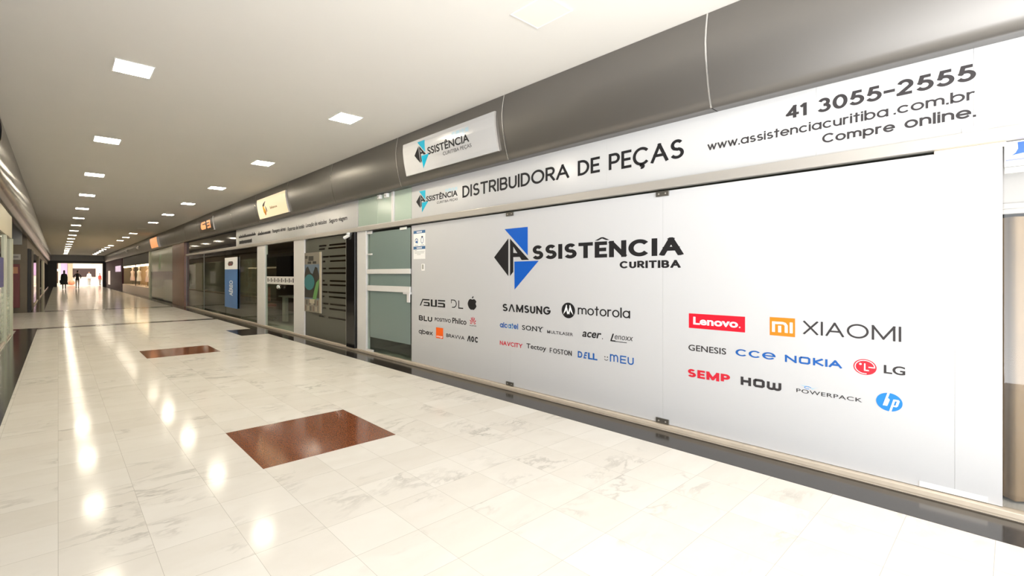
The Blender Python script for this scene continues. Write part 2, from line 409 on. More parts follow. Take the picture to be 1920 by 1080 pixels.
def arc(cx, cy, rx, ry, a0, a1, n=18):
    return [(cx + rx * math.cos(math.radians(a0 + (a1 - a0) * i / n)), cy + ry * math.sin(math.radians(a0 + (a1 - a0) * i / n))) for i in range(n + 1)]
CIR = arc(.5, .5, .5, .5, 0, 360, 32)
SS = arc(.36, .745, .30, .255, 35, 90, 5)[:-1] + arc(.36, .745, .30, .255, 90, 250, 10)[:-1] + [(.40, .48)] + arc(.36, .255, .34, .255, 70, -90, 10)[:-1] + arc(.36, .255, .36, .255, -90, -150, 5)
GLY = {
    'a': ([CIR, [(1, 0), (1, 1)]], 1.0), 'b': ([CIR, [(0, 0), (0, 1.42)]], 1.0), 'd': ([CIR, [(1, 0), (1, 1.42)]], 1.0),
    'p': ([CIR, [(0, -.42), (0, 1)]], 1.0), 'q': ([CIR, [(1, -.42), (1, 1)]], 1.0), 'o': ([CIR], 1.0),
    'c': ([arc(.5, .5, .5, .5, 42, 318, 26)], .92), 'e': ([[(0.0, .5), (1.0, .5)], arc(.5, .5, .5, .5, 0, 325, 28)], 1.0),
    'i': ([[(0, 0), (0, 1)], [(0, 1.36), (0, 1.38)]], 0.0), 'l': ([[(0, 0), (0, 1.42)]], 0.0),
    'n': ([[(0, 0), (0, 1)], [(0, .55)] + arc(.4, .6, .4, .4, 180, 0, 14) + [(.8, 0)]], .8),
    'u': ([[(.8, 0), (.8, 1)], [(0, 1)] + arc(.4, .4, .4, .4, 180, 360, 14) + [(.8, .45)]], .8),
    'm': ([[(0, 0), (0, 1)], [(0, .55)] + arc(.36, .64, .36, .36, 180, 0, 12) + [(.72, 0)], [(.72, .55)] + arc(1.08, .64, .36, .36, 180, 0, 12) + [(1.44, 0)]], 1.44),
    'r': ([[(0, 0), (0, 1)], [(0, .55)] + arc(.36, .62, .36, .38, 180, 62, 8)], .46),
    's': ([SS], .7), 't': ([[(.25, 0), (.25, 1.36)], [(0, 1), (.5, 1)]], .5),
    'w': ([[(0, 1), (.34, 0), (.66, .96), (.98, 0), (1.32, 1)]], 1.32), 'x': ([[(0, 0), (.8, 1)], [(0, 1), (.8, 0)]], .8),
    'v': ([[(0, 1), (.4, 0), (.8, 1)]], .8),
    '.': ([[(0, 0), (0, .02)]], 0.0), 'C': ([arc(.68, .71, .68, .71, 42, 318, 28)], 1.24),
    'D': ([[(0, 0), (0, 1.42)], [(0, 1.42), (.3, 1.42)] + arc(.3, .71, .7, .71, 90, -90, 18)[1:] + [(0, 0)]], 1.0),
    'L': ([[(0, 1.42), (0, 0), (.66, 0)]], .66),
    'E': ([[(.7, 1.42), (0, 1.42), (0, 0), (.7, 0)], [(0, .71), (.62, .71)]], .7),
    'U': ([[(0, 1.42)] + arc(.45, .45, .45, .45, 180, 360, 14) + [(.9, 1.42)]], .9),
    'B': ([[(0, 0), (0, 1.42), (.5, 1.42)] + arc(.5, 1.07, .33, .35, 90, -90, 8)[1:] + [(0, .72)], [(.5, .72)] + arc(.5, .36, .4, .36, 90, -90, 8)[1:] + [(0, 0)]], .9),
    'O': ([arc(.71, .71, .71, .71, 0, 360, 36)], 1.42), 'I': ([[(0, 0), (0, 1.42)]], 0.0),
    'X': ([[(0, 0), (1.05, 1.42)], [(0, 1.42), (1.05, 0)]], 1.05),
    'A': ([[(0, 0), (.62, 1.42), (1.24, 0)], [(.22, .48), (1.02, .48)]], 1.24),
    'M': ([[(0, 0), (0, 1.42), (.72, .1), (1.44, 1.42), (1.44, 0)]], 1.44),
    'H': ([[(0, 0), (0, 1.42)], [(.95, 0), (.95, 1.42)], [(0, .71), (.95, .71)]], .95),
    'W': ([[(0, 1.42), (0, .3)] + arc(.3, .3, .3, .3, 180, 360, 8) + [(.6, 1.3)], [(.6, .3)] + arc(.9, .3, .3, .3, 180, 360, 8) + [(1.2, 1.42)]], 1.2),
    'N': ([[(0, 0), (0, 1.42), (1.05, 0), (1.05, 1.42)]], 1.05),
    'K': ([[(0, 0), (0, 1.42)], [(.9, 1.42), (.08, .71), (.95, 0)]], .95),
    'Y': ([[(0, 1.42), (.55, .7), (1.1, 1.42)], [(.55, .7), (.55, 0)]], 1.1),
    'S': ([[(x * 1.25, y * 1.42) for x, y in SS]], .88),
}
GLY['P'] = ([[(0, 0), (0, 1.42), (.48, 1.42)] + arc(.48, 1.04, .38, .38, 90, -90, 10)[1:] + [(0, .66)]], .86)
GLY['R'] = ([[(0, 0), (0, 1.42), (.48, 1.42)] + arc(.48, 1.04, .38, .38, 90, -90, 10)[1:] + [(0, .66)], [(.42, .66), (.88, 0)]], .88)
GLY['T'] = ([[(0, 1.42), (.96, 1.42)], [(.48, 1.42), (.48, 0)]], .96)
GLY['V'] = ([[(0, 1.42), (.56, 0), (1.12, 1.42)]], 1.12)
GLY['G'] = ([arc(.68, .71, .68, .71, 42, 345, 28) + [(1.34, .66), (.74, .66)]], 1.36)
GLY['Ê'] = ([GLY['E'][0][0], GLY['E'][0][1], [(.10, 1.64), (.35, 1.86), (.60, 1.64)]], .7)
GLY['Ç'] = ([GLY['C'][0][0], [(.70, 0), (.66, -.10)] + arc(.68, -.22, .16, .12, 90, -110, 8)], 1.24)
GLY['-'] = ([[(0, .62), (.5, .62)]], .5)
GLY['0'] = ([arc(.45, .71, .45, .71, 0, 360, 32)], .9)
GLY['1'] = ([[(0, 1.24), (.22, 1.42), (.28, 1.42), (.28, 0)]], .3)
GLY['2'] = ([arc(.42, .98, .42, .44, 160, -20, 14) + [(.72, .72), (0, .0), (.88, 0)]], .88)
GLY['3'] = ([arc(.40, 1.06, .36, .36, 155, -90, 14), arc(.40, .37, .43, .37, 90, -155, 16)], .84)
GLY['4'] = ([[(.70, 0), (.70, 1.42), (0, .38), (.95, .38)]], .95)
GLY['5'] = ([[(.80, 1.42), (.24, 1.42), (.12, .76)] + arc(.40, .44, .46, .44, 118, -150, 18)], .86)
# squared letters
GLY['@'] = ([[(0.1, 1), (.85, 1), (1, .85), (1, .15), (.85, 0), (.15, 0), (0, .15), (0, .85), (.15, 1)]], 1.0)

# ------------------------------------------------------------------ the setting
XW = 4.32                       # glass plane of the right shopfronts
XL = -0.86                      # glass plane of the left shopfronts
ZC = 3.50
YE = 64.0                       # end of the corridor

fl = MB()
fl.box(-.98, 9.2, -3, 0.6, -.12, 0).box(-6.2, 9.2, 0.6, 82, -.12, 0)
struct(fl.build('floor', M_FLOOR))
cl_ = MB(); cl_.box(-1.1, 9.2, -3, 0.6, ZC, ZC + .15).box(-6.2, 9.2, 0.6, 82, ZC, ZC + .15)
struct(cl_.build('ceiling', M_CEIL))

ir = MB(); ir.box(3.885, 4.27, -3, YE, 0, .0015); struct(ir.build('trim_1', M_BLACKG))
il = MB(); il.box(-.82, -.419, -3, 15.25, 0, .0015).box(-.82, -.419, 22.6, YE, 0, .0015); struct(il.build('trim_2', M_BLACKG))
cb = MB(); cb.box(-6.1, 3.885, 15.25, 15.62, 0, .0015); struct(cb.build('trim_3', M_BLACKG))
cb = MB(); cb.box(-6.1, 3.885, 22.15, 22.6, 0, .0015); struct(cb.build('trim_4', M_BLACKG))

# aluminium sill and header of the right shopfronts
sl = MB(); sl.box(4.27, 4.345, -3, 21.7, .012, .046, .004).box(4.282, 4.335, -3, 21.7, 0, .012); struct(sl.build('baseboard_right', M_SILL))
hd = MB(); hd.box(4.262, 4.35, -3, 21.7, 2.168, 2.246, .004); struct(hd.build('trim_5', M_ALU))
sl = MB(); sl.box(-.90, -.835, 8, 14.1, 0, .05, .004); struct(sl.build('baseboard_left', M_SILL))

# outer shell and party walls of the shops
sh = MB()
sh.box(8.6, 8.75, -3, 82, 0, ZC)
struct(sh.build('wall_right', M_INT))
pw = MB()
for y in (-3.0, 7.55, 24.40, 31.5, 46.7): pw.box(4.40, 8.6, y - .06, y + .06, 0, ZC)
struct(pw.build('wall_right_partitions', M_INT))
up = MB(); up.box(4.40, 4.50, -3, YE, 2.80, ZC); struct(up.build('wall_right_upper', M_DARK))
lw = MB(); lw.box(-6.2, -6.05, 0.6, 82, 0, ZC); struct(lw.build('wall_left', M_INT))
lp = MB()
lp.box(-6.05, -.98, 0.6, 0.72, 0, ZC).box(-6.05, -.91, 14.1, 14.22, 0, ZC).box(-.98, -.91, 0.6, 14.1, 2.22, ZC).box(-.98, -.91, 0.6, 8.0, 0, 2.22)
struct(lp.build('wall_left_partitions', M_OLIVE))
lf = MB(); lf.box(-6.05, -.90, 22.42, 22.56, 0, ZC); struct(lf.build('wall_left_passage', M_OLIVE))
lu = MB(); lu.box(-.98, -.905, 22.56, YE, 2.35, ZC); struct(lu.build('wall_left_upper', M_OLIVE))

# end wall with its wide opening
ew = MB()
ew.box(-6.05, -.09, YE, YE + .5, 0, 2.60).box(4.0, 8.6, YE, YE + .5, 0, 2.60).box(-6.05, 8.6, YE, YE + .5, 2.60, 2.86)
struct(ew.build('wall_end', M_DARK))
ef = MB(); ef.box(-6.05, 8.6, YE - .06, YE + .5, 2.86, ZC); struct(ef.build('trim_6', mat('grey_end_fascia', (0.16, 0.145, 0.13, 1), 0.4, metal=0.3)))

# ------------------------------------------------------------------ fascia panels
def fascia_profile(right=True):
    if right: return [(4.116, 3.499), (4.090, 3.38), (4.076, 3.26), (4.082, 3.16), (4.100, 3.05), (4.128, 2.92), (4.160, 2.82), (4.190, 2.752), (4.215, 2.752), (4.33, 2.752), (4.33, 2.775), (4.20, 2.775)]
    return [(-.610, 3.499), (-.580, 3.38), (-.568, 3.26), (-.576, 3.14), (-.600, 3.0), (-.64, 2.88), (-.70, 2.78), (-.77, 2.725), (-.85, 2.71), (-.90, 2.71)]
def fascia_panel(y0, y1, right, label, group):
    pr = fascia_profile(right); n = len(pr)
    t = thing('fascia_panel', (pr[2][0], (y0 + y1) / 2, 2.75), label, 'fascia panel', group)
    g = 0.004
    vs = [(x, y, z) for y in (y0 + g, y1 - g) for x, z in pr]
    fs = [(i, i + 1, n + i + 1, n + i) for i in range(n - 1)]
    o = obj('sheet', vs, fs, M_FASCIA if right else M_FASCIAL, t)
    for p in o.data.polygons: p.use_smooth = True
    # cover strip on the near seam
    d = -0.004 if right else 0.004
    k = 8 if right else n - 1
    vs = [(x + d, y, z) for y in (y0 - .006, y0 + .006) for x, z in pr[:k]]
    fs = [(i, i + 1, k + i + 1, k + i) for i in range(k - 1)]
    obj('seam_strip', vs, fs, M_SEAM, t, True)
    return t
near = {0: 'curved grey metal fascia panel at the right edge of the photo, brightest of them',
        1: 'curved grey metal fascia panel above the peças lettering, between two bright seams',
        2: 'curved dark grey fascia panel carrying the white sign with turquoise logo',
        3: 'curved dark grey fascia panel above the frosted glass door',
        4: 'dark fascia panel between the frosted door and the lit yellow bird sign',
        5: 'dark fascia panel carrying the lit cream sign with yellow bird'}
y = -2.80; i = -2
while y < YE - .3:
    y1 = min(y + 2.16, YE)
    # seams lie at 1.52 - 2.16k
    k = round((y - 1.52) / 2.16)
    lab = {-2: 'grey metal fascia panel just beyond the right edge', -1: near[0], 0: near[1], 1: near[2], 2: near[3], 3: near[4], 4: near[5]}
    if k in lab: fascia_panel(y, y1, True, lab[k], 'grey fascia panels along the right shopfronts')
    else: fascia_panel(y, y1, True, 'one of the dark metal fascia panels receding on the right beyond the yellow bird sign', 'far grey fascia panels on the right')
    y = y1
y = 8.0
while y < YE - .3:
    y1 = min(y + 2.2, YE)
    fascia_panel(y, y1, False, 'one of the glossy bronze fascia panels along the top of the left shopfronts', 'glossy fascia panels on the left')
    y = y1
nl = MB(); nl.box(-.95, -.60, -3, 8.0, 2.71, ZC - .001); struct(nl.build('trim_7', M_FASCIAL))

# ------------------------------------------------------------------ ceiling lights
def ceiling_light(x, y, lit, label, src=None, m=None):
    if src is None:
        t = thing('ceiling_light', (x, y, ZC), label, 'ceiling light', 'square panel lights in two ceiling rows')
        f = MB(); a, b, d = .174, .163, .006
        for s in (-1, 1):
            f.box(x + s * b, x + s * a, y - a, y + a, ZC - d, ZC - .0005).box(x - b, x + b, y + s * b, y + s * a, ZC - d, ZC - .0005)
        f.build('frame', M_WPLASTIC, t)
        box('diffuser', x - b, x + b, y - b, y + b, ZC - .004, ZC - .0008, m or (M_DIFF if lit else M_DIFFOFF), t)
        return t
    r = src.copy(); COL.objects.link(r); r.location = (x, y, ZC); r['label'] = label
    for ch in src.children:
        c = ch.copy(); COL.objects.link(c); c.parent = r
    return r
ORD = ['nearest', 'second', 'third', 'fourth', 'fifth', 'sixth', 'seventh', 'eighth', 'ninth', 'tenth', 'eleventh', 'twelfth', 'thirteenth', 'fourteenth', 'fifteenth', 'sixteenth', 'seventeenth', 'eighteenth', 'nineteenth']
src = {}
def put_light(key, x, yy, lit, lab, m=None):
    if key not in src: src[key] = ceiling_light(x, yy, lit, lab, None, m)
    else: ceiling_light(x, yy, lit, lab, src[key])
for k in range(0, 18):
    yy = 5.55 + 3.213 * k
    lab = f'lit square panel light in the left ceiling row, {ORD[k]} from the camera'
    put_light('near' if k < 5 else 'far', .605, yy, True, lab, M_DIFF if k < 5 else M_DIFF2)
for k in range(-1, 18):
    yy = 5.55 + 3.213 * k
    if k in (-1, 6, 10):
        lab = {-1: 'unlit square panel light at the top edge of the photo', 6: 'unlit square panel light in the right ceiling row, halfway down the corridor', 10: 'unlit square panel light far down the right ceiling row'}[k]
        put_light('off', 3.05, yy, False, lab)
    else:
        put_light('near' if k < 5 else 'far', 3.05, yy, True, f'lit square panel light in the right ceiling row, {ORD[k]} from the camera', M_DIFF if k < 5 else M_DIFF2)

# ------------------------------------------------------------------ floor inlays and mat
for y0, y1, lab in ((3.325, 4.275, 'polished brown granite rectangle set in the marble floor, the one nearest the camera'),
                    (8.86, 9.79, 'polished brown granite rectangle set in the marble floor, the farther one')):
    o = box('floor_inlay', 1.16, 2.318, y0, y1, 0, .0015, M_BROWNG)
    tag(o, lab, 'floor inlay', 'brown granite floor inlays')
o = box('floor_inlay', 3.275, 3.884, 10.80, 12.05, 0, .0015, M_BLACKG)
tag(o, 'black granite rectangle in the floor joining the dark strip before the travel agency door', 'floor inlay')

# ------------------------------------------------------------------ main shop: film-covered glass
LOGO_H = None
def diamond_logo(d, yl, yr, zb, zt, c_tri, lay=1):
    """black diamond turned into a letter A between two triangles; box spans left tip to lower triangle's right corner"""
    P = lambda x, z: (yl + (yr - yl) * x, zb + (zt - zb) * z)
    g = lambda pts, m, l=lay: d.poly([P(*p) for p in pts], m, l)
    g([(.0, .538), (.342, .842), (.342, .218)], M_INK)
    g([(.252, 1.0), (.772, 1.0), (.772, .548)], c_tri)
    g([(.477, .457), (1.0, .460), (.482, 0.0)], c_tri)
    # right half: the A
    g([(.380, .835), (.380, .222), (.455, .290), (.455, .60)], M_INK)
    g([(.380, .835), (.455, .60), (.455, .70)], M_INK)
    g([(.380, .835), (.455, .70), (.640, .478), (.800, .478)], M_INK)
    g([(.455, .60), (.455, .53), (.640, .53), (.60, .585)], M_INK)

panels = [(3.766, 5.761, 'white film-covered glass panel beside the frosted door, with nine small brand logos'),
          (1.963, 3.766, 'white film-covered glass panel carrying the large black and blue diamond logo and shop name'),
          (.224, 1.963, 'white film-covered glass panel with red, orange and blue brand logos on the right'),
          (.041, .224, 'narrow blank white film panel at the right end of the shopfront')]
PT = []
for y0, y1, lab in panels:
    t = thing('glass_panel', (XW, (y0 + y1) / 2, .05), lab, 'glass panel', 'white film-covered shopfront panes')
    box('glass', XW + .001, XW + .011, y0 + .0006, y1 - .0006, .047, 2.166, M_GLASS, t)
    box('film', XW - .004, XW + .001, y0 + .0005, y1 - .0005, .050, 2.150, M_FILM, t)
    PT.append(t)
FX = XW - .0046
# panel 2: big logo and name
d = Dec(FX)
diamond_logo(d, 4.029, 3.341, 1.213, 1.952, M_BLUE)
d.build('logo', PT[1], 'black diamond logo shaped as a letter A with two blue triangles')
d = Dec(FX); d.stroke('SSISTENCIA', 3.436, 1.790, 1.567, 1.729, .052, M_INK, gap=.34, tz=.036); d.poly([(2.640, 1.741), (2.572, 1.772), (2.545, 1.772), (2.478, 1.741), (2.517, 1.741), (2.559, 1.759), (2.601, 1.741)], M_INK)
d.build('lettering', PT[1], 'large bold black shop name lettering')
d = Dec(FX); d.stroke('CURITIBA', 2.373, 1.810, 1.456, 1.526, .023, M_INK, gap=.36, tz=.015)
d.build('lettering', PT[1], 'smaller bold black lettering under the shop name')

def logo(panel, build, label):
    d = Dec(FX); build(d); d.build('logo', panel, label)
# panel 1 (left column)
def f(d):
    t = .017
    L = [[(0, 0), (.14, 1), (.92, 1)], [(.40, .58), (.24, .58), (.20, 0), (.46, 0)],  [(.40, .80), (.40, .80)]]
    yl, W, z0, H = 5.551, .585, .925, .104
    Q = lambda a, b: (yl - W * a, z0 + H * b)
    d.poly([Q(0, 0), Q(.045, 0), Q(.16, 1), Q(.115, 1)], M_INK, 1)
    d.poly([Q(.13, 1), Q(.41, 1), Q(.40, .82), Q(.13, .82)], M_INK, 1)
    d.poly([Q(.17, .58), Q(.38, .58), Q(.41, .45), Q(.41, 0), Q(.16, 0), Q(.16, .17), Q(.34, .17), Q(.34, .40), Q(.17, .40)], M_INK, 1)
    d.poly([Q(.45, 1), Q(.52, 1), Q(.52, .17), Q(.62, .17), Q(.62, 1), Q(.69, 1), Q(.69, 0), Q(.45, 0)], M_INK, 1)
    d.poly([Q(.73, 1), Q(1.0, 1), Q(1.0, .82), Q(.73, .82)], M_INK, 1)
    d.poly([Q(.73, .62), Q(.94, .62), Q(1.0, .5), Q(1.0, 0), Q(.71, 0), Q(.71, .17), Q(.93, .17), Q(.93, .42), Q(.73, .42)], M_INK, 1)
logo(PT[0], f, 'black angular wordmark')
logo(PT[0], lambda d: (d.stroke('L', 4.690, 4.594, .928, 1.040, .016, M_INK, 1),
                       d.poly([(4.840, 1.045), (4.828, 1.045), (4.828, .995), (4.840, .995)], M_INK, 1),
                       [d.poly(q, M_INK, 1) for q in [[(4.840, 1.047), (4.780, 1.047), (4.780, 1.035), (4.840, 1.035)], [(4.820, .946), (4.780, .946), (4.780, .934), (4.820, .934)]]],
                       d.ring(4.785, .9905, .060, .0565, .0145, M_INK, 1, -90, 90, 20)), 'thin black two-letter wordmark')
def apple(d):
    c = (4.420, 1.000); W, H = .172, .150
    pts = []
    for a in range(0, 360, 8):
        t = math.radians(a); r = 1.0
        x, z = math.cos(t), math.sin(t)
        r += -.16 * math.exp(-((a - 90) / 16) ** 2) - .10 * math.exp(-((a - 270) / 16) ** 2) + .05 * math.exp(-((a - 55) / 20) ** 2) + .05 * math.exp(-((a - 125) / 20) ** 2)
        z = z * (1.0 if z > 0 else 1.05); x = x * (1 - .16 * max(0, -z))
        px, pz = x * r, z * r
        if px > .72 and -.35 < pz < .62: px = .72 + .9 * abs(pz - .14) * .55
        pts.append((c[0] - W / 2 * px, c[1] + H / 2 * pz))
    d.poly(pts, M_INK, 1)
    d.poly([(4.425, 1.078), (4.425, 1.092), (4.410, 1.106), (4.396, 1.108), (4.396, 1.094), (4.408, 1.081)], M_INK, 1)
logo(PT[0], apple, 'black fruit-shaped logo with a bite and a leaf')
logo(PT[0], lambda d: d.stroke('BLU', 5.573, 5.255, .700, .777, .025, M_INK, 1, gap=.36, tz=.016), 'bold black three-letter wordmark')
logo(PT[0], lambda d: d.text('POSITIVO', 5.194, 4.845, .719, .771, M_INK2, off=.022, lay=1), 'small dark grey capital wordmark')
logo(PT[0], lambda d: d.text('Philco', 4.813, 4.531, .717, .796, M_INK2, off=.022, lay=1), 'dark grey lower-case wordmark')
def flower(d):
    cy, cz = 4.4075, .738
    for a in (12, 38, 66, 90, 114, 142, 168):
        t = math.radians(a); u = Vector((math.cos(t), math.sin(t))); n = Vector((-u.y, u.x))
        L = .098 if 60 < a < 120 else (.088 if 30 < a < 150 else .070)
        pts = []
        for k, (s_, w) in enumerate([(.16, 0), (.45, .055), (.75, .085), (.95, .06), (1.0, 0)]): pts.append((s_, w))
        prof = [u * L * s_ + n * L * w for s_, w in pts] + [u * L * s_ - n * L * w for s_, w in reversed(pts[1:-1])]
        d.poly([(cy - p.x * .82, cz + p.y) for p in prof], M_DRED, 1)
    d.text('HUAWEI', 4.470, 4.345, .710, .726, M_INK2, off=.01, lay=1)
logo(PT[0], flower, 'red fan of petals logo over tiny dark letters')
logo(PT[0], lambda d: d.stroke('qbex', 5.576, 5.246, .484, .572, .0135, M_INK2, 1, gap=.22), 'thin round lower-case wordmark')
logo(PT[0], lambda d: (d.rect(5.168, 5.009, .476, .630, M_ORANGE2, 1), d.text('orange', 5.155, 5.022, .482, .512, M_WHITE, lay=2, off=.01)), 'orange square logo with small white letters')
logo(PT[0], lambda d: d.stroke('BRAVVA', 4.943, 4.569, .512, .562, .0105, M_INK2, 1, gap=.22), 'thin grey capital wordmark')
def aoc(d):
    d.poly([(4.519, .502), (4.500, .502), (4.468, .578), (4.487, .578)], M_INK, 1)
    d.poly([(4.487, .578), (4.462, .578), (4.448, .502), (4.468, .502)], M_INK, 1)
    d.stroke('O', 4.440, 4.384, .502, .578, .018, M_INK, 1); d.stroke('C', 4.372, 4.310, .502, .578, .018, M_INK, 1)
logo(PT[0], aoc, 'bold black three-letter logo')
# panel 2 (middle column)
def samsung(d):
    d.stroke('S', 3.890, 3.805, .945, 1.036, .026, M_INK, 1, tz=.018)
    d.poly([(3.793, .945), (3.773, .945), (3.742, 1.012), (3.742, 1.036), (3.754, 1.036)], M_INK, 1)
    d.poly([(3.742, 1.036), (3.730, 1.036), (3.690, .945), (3.711, .945), (3.742, 1.012)], M_INK, 1)
    d.stroke('MSUNG', 3.672, 3.177, .945, 1.036, .024, M_INK, 1, gap=.40, tz=.018)
logo(PT[1], samsung, 'bold black spaced capital wordmark')
def moto(d):
    cy, cz = 2.952, 1.010
    d.ellipse(cy, cz, .083, .084, M_INK, 1, 48)
    W = lambda pts: d.poly([(cy - x, cz + z) for x, z in pts], M_WHITE, 2)
    W([(-.062, -.045), (-.024, .062), (-.014, .052), (-.030, -.010)]); W([(-.024, .062), (.002, -.030), (-.012, -.045), (-.024, .010)])
    W([(.062, -.045), (.024, .062), (.014, .052), (.030, -.010)]); W([(.024, .062), (-.002, -.030), (.012, -.045), (.024, .010)])
    d.stroke('motorola', 2.836, 2.267, .975, 1.074, .0145, M_INK, 1, gap=.26, tz=.012)
logo(PT[1], moto, 'black round logo with white batwing M beside thin lettering')
logo(PT[1], lambda d: (d.stroke('alcatel', 3.932, 3.642, .741, .808, .013, M_DBLUE, 1, gap=.2), d.ring(3.762, .768, .034, .030, .007, M_LBLUE, 2)), 'blue lower-case wordmark')
def sony(d):
    d.text('SONY', 3.582, 3.285, .743, .800, M_INK, off=.018, lay=1, space=1.08)
    for yy, zz in ((3.437, .7450), (3.372, .798), (3.335, .798), (3.290, .798), (3.312, .7450)):
        d.rect(yy + .014, yy - .014, zz - .003, zz + .003, M_INK, 1)
logo(PT[1], sony, 'black slab serif capital wordmark')
logo(PT[1], lambda d: (d.stroke('M', 3.225, 3.186, .739, .773, .010, M_INK2, 1, tz=.007), d.text('ULTILASER', 3.178, 2.893, .739, .773, M_INK2, lay=1, off=.012)), 'tiny dark capital wordmark')
logo(PT[1], lambda d: (d.text('acer', 2.783, 2.565, .746, .804, M_INK, off=.02, lay=1, shear=.25), d.ellipse(2.554, .750, .005, .005, M_INK, 1, 12)), 'black slanted lower-case wordmark')
logo(PT[1], lambda d: (d.text('L', 2.472, 2.415, .736, .812, M_INK, off=.008, lay=1, shear=.3), d.text('enoxx', 2.425, 2.238, .760, .800, M_INK2, lay=1, shear=.2), d.rect(2.465, 2.300, .735, .741, M_INK, 1)), 'slanted dark wordmark with a long underlined capital')
logo(PT[1], lambda d: d.stroke('NAVCITY', 3.932, 3.578, .525, .577, .0115, M_DRED, 1, gap=.22, tz=.009), 'thin crimson capital wordmark')
logo(PT[1], lambda d: d.text('Tectoy', 3.517, 3.237, .517, .592, M_INK2, off=.016, lay=1), 'dark grey wordmark with a descending y')
def foston(d):
    d.stroke('OSTON', 3.146, 2.908, .526, .580, .011, M_INK2, 1, gap=.22, tz=.008)
    d.rect(3.191, 3.181, .526, .580, M_INK2, 1); d.rect(3.191, 3.159, .572, .580, M_INK2, 1); d.rect(3.191, 3.163, .549, .557, M_INK2, 1)
logo(PT[1], foston, 'thin dark capital wordmark')
def dell(d):
    d.text('D', 2.836, 2.782, .522, .590, M_DBLUE, off=.035, lay=1)
    yl, zc = 2.752, .556
    Q = lambda pts: d.poly([(yl - x, zc + z) for x, z in pts], M_DBLUE, 1)
    d.text('E', 2.770, 2.722, .522, .590, M_DBLUE, off=.03, lay=1, shear=.35)
    d.text('LL', 2.716, 2.610, .522, .590, M_DBLUE, off=.035, lay=1)
logo(PT[1], dell, 'bold blue wordmark with a tilted E')
def meu(d):
    d.ellipse(2.528, .572, .006, .006, M_INK2, 1, 12); d.ellipse(2.500, .572, .006, .006, M_INK2, 1, 12)
    d.ring(2.514, .556, .022, .020, .006, M_INK2, 1, 200, 340, 12)
    d.stroke('m', 2.474, 2.388, .532, .608, .012, M_DBLUE, 1); d.stroke('E', 2.368, 2.306, .532, .608, .012, M_DBLUE, 1); d.stroke('U', 2.292, 2.232, .532, .608, .012, M_DBLUE, 1)
logo(PT[1], meu, 'blue rounded wordmark with a small smile')
# panel 3 (right column)
logo(PT[2], lambda d: (d.rect(1.742, 1.323, .934, 1.060, M_RED, 1), d.text('Lenovo', 1.706, 1.372, .966, 1.033, M_WHITE, off=.03, lay=2), d.ellipse(1.360, .972, .005, .005, M_WHITE, 2, 12)), 'red rectangle logo with white lettering')
def mi(d):
    d.rect(1.160, 1.004, .931, 1.070, M_ORANGE, 1)
    z0, z1 = .958, 1.038
    d.rect(1.145, 1.127, z0, z1, M_WHITE, 2)
    d.poly([(1.127, z1), (1.127, z1 - .018), (1.075, z1 - .018), (1.066, z1 - .027), (1.066, z0), (1.048, z0), (1.048, z1 - .024), (1.060, z1 - .006), (1.078, z1)], M_WHITE, 2)
    d.rect(1.107, 1.088, z0, z1 - .030, M_WHITE, 2); d.rect(1.036, 1.018, z0, z1, M_WHITE, 2)
    d.stroke('XIAOMI', .956, .452, .959, 1.058, .0118, M_INK2, 1, gap=.42)
logo(PT[2], mi, 'orange square logo beside thin dark capitals')
logo(PT[2], lambda d: d.text('GENESIS', 1.745, 1.456, .738, .790, M_INK2, off=.014, lay=1), 'dark grey capital wordmark')
logo(PT[2], lambda d: d.stroke('cce', 1.389, 1.123, .742, .797, .017, M_DBLUE, 1, gap=.3, tz=.0095), 'bold blue round lower-case wordmark')
logo(PT[2], lambda d: (d.stroke('N', 1.065, .995, .739, .793, .0125, M_DBLUE, 1), d.stroke('@', .981, .915, .739, .793, .0125, M_DBLUE, 1), d.stroke('K', .900, .842, .739, .793, .0125, M_DBLUE, 1),
                       d.rect(.832, .819, .739, .793, M_DBLUE, 1), d.stroke('A', .813, .742, .739, .793, .0125, M_DBLUE, 1)), 'blue squared capital wordmark')
def lg(d):
    cy, cz = .625, .769
    d.ellipse(cy, cz, .0575, .053, M_RED, 1, 48); d.ring(cy, cz, .051, .047, .0045, M_WHITE, 2, 0, 280, 36)
    d.rect(cy + .004, cy - .003, cz - .022, cz + .024, M_WHITE, 2); d.rect(cy + .004, cy - .020, cz - .025, cz - .018, M_WHITE, 2)
    d.rect(cy - .018, cy - .050, cz - .002, cz + .004, M_WHITE, 2); d.ellipse(cy + .022, cz + .018, .0065, .0065, M_WHITE, 2, 14)
    d.text('LG', .533, .434, .742, .799, M_INK2, off=.02, lay=1)
logo(PT[2], lg, 'red round face-like logo beside dark capitals')
logo(PT[2], lambda d: d.stroke('SEMP', 1.753, 1.428, .509, .579, .024, M_DRED, 1, gap=.42, tz=.017), 'bold crimson capital wordmark')
logo(PT[2], lambda d: (d.stroke('H', 1.353, 1.282, .513, .579, .019, M_INK2, 1), d.stroke('@', 1.268, 1.192, .513, .579, .019, M_INK2, 1), d.stroke('W', 1.178, 1.087, .510, .580, .018, M_INK2, 1)), 'bold dark rounded wordmark')
def ppack(d):
    d.text('POWERPACK', .996, .638, .525, .553, M_INK2, off=.006, lay=1, space=1.08)
    d.ring(.930, .569, .020, .011, .004, M_HPBLUE, 1, 0, 300, 20)
    d.poly([(.978, .584), (.950, .577), (.916, .573), (.898, .570), (.916, .576), (.950, .582)], M_LBLUE, 1)
    d.poly([(.905, .560), (.892, .572), (.868, .582), (.890, .575), (.910, .564)], M_LBLUE, 1)
logo(PT[2], ppack, 'small wide capital wordmark under a blue swirl')
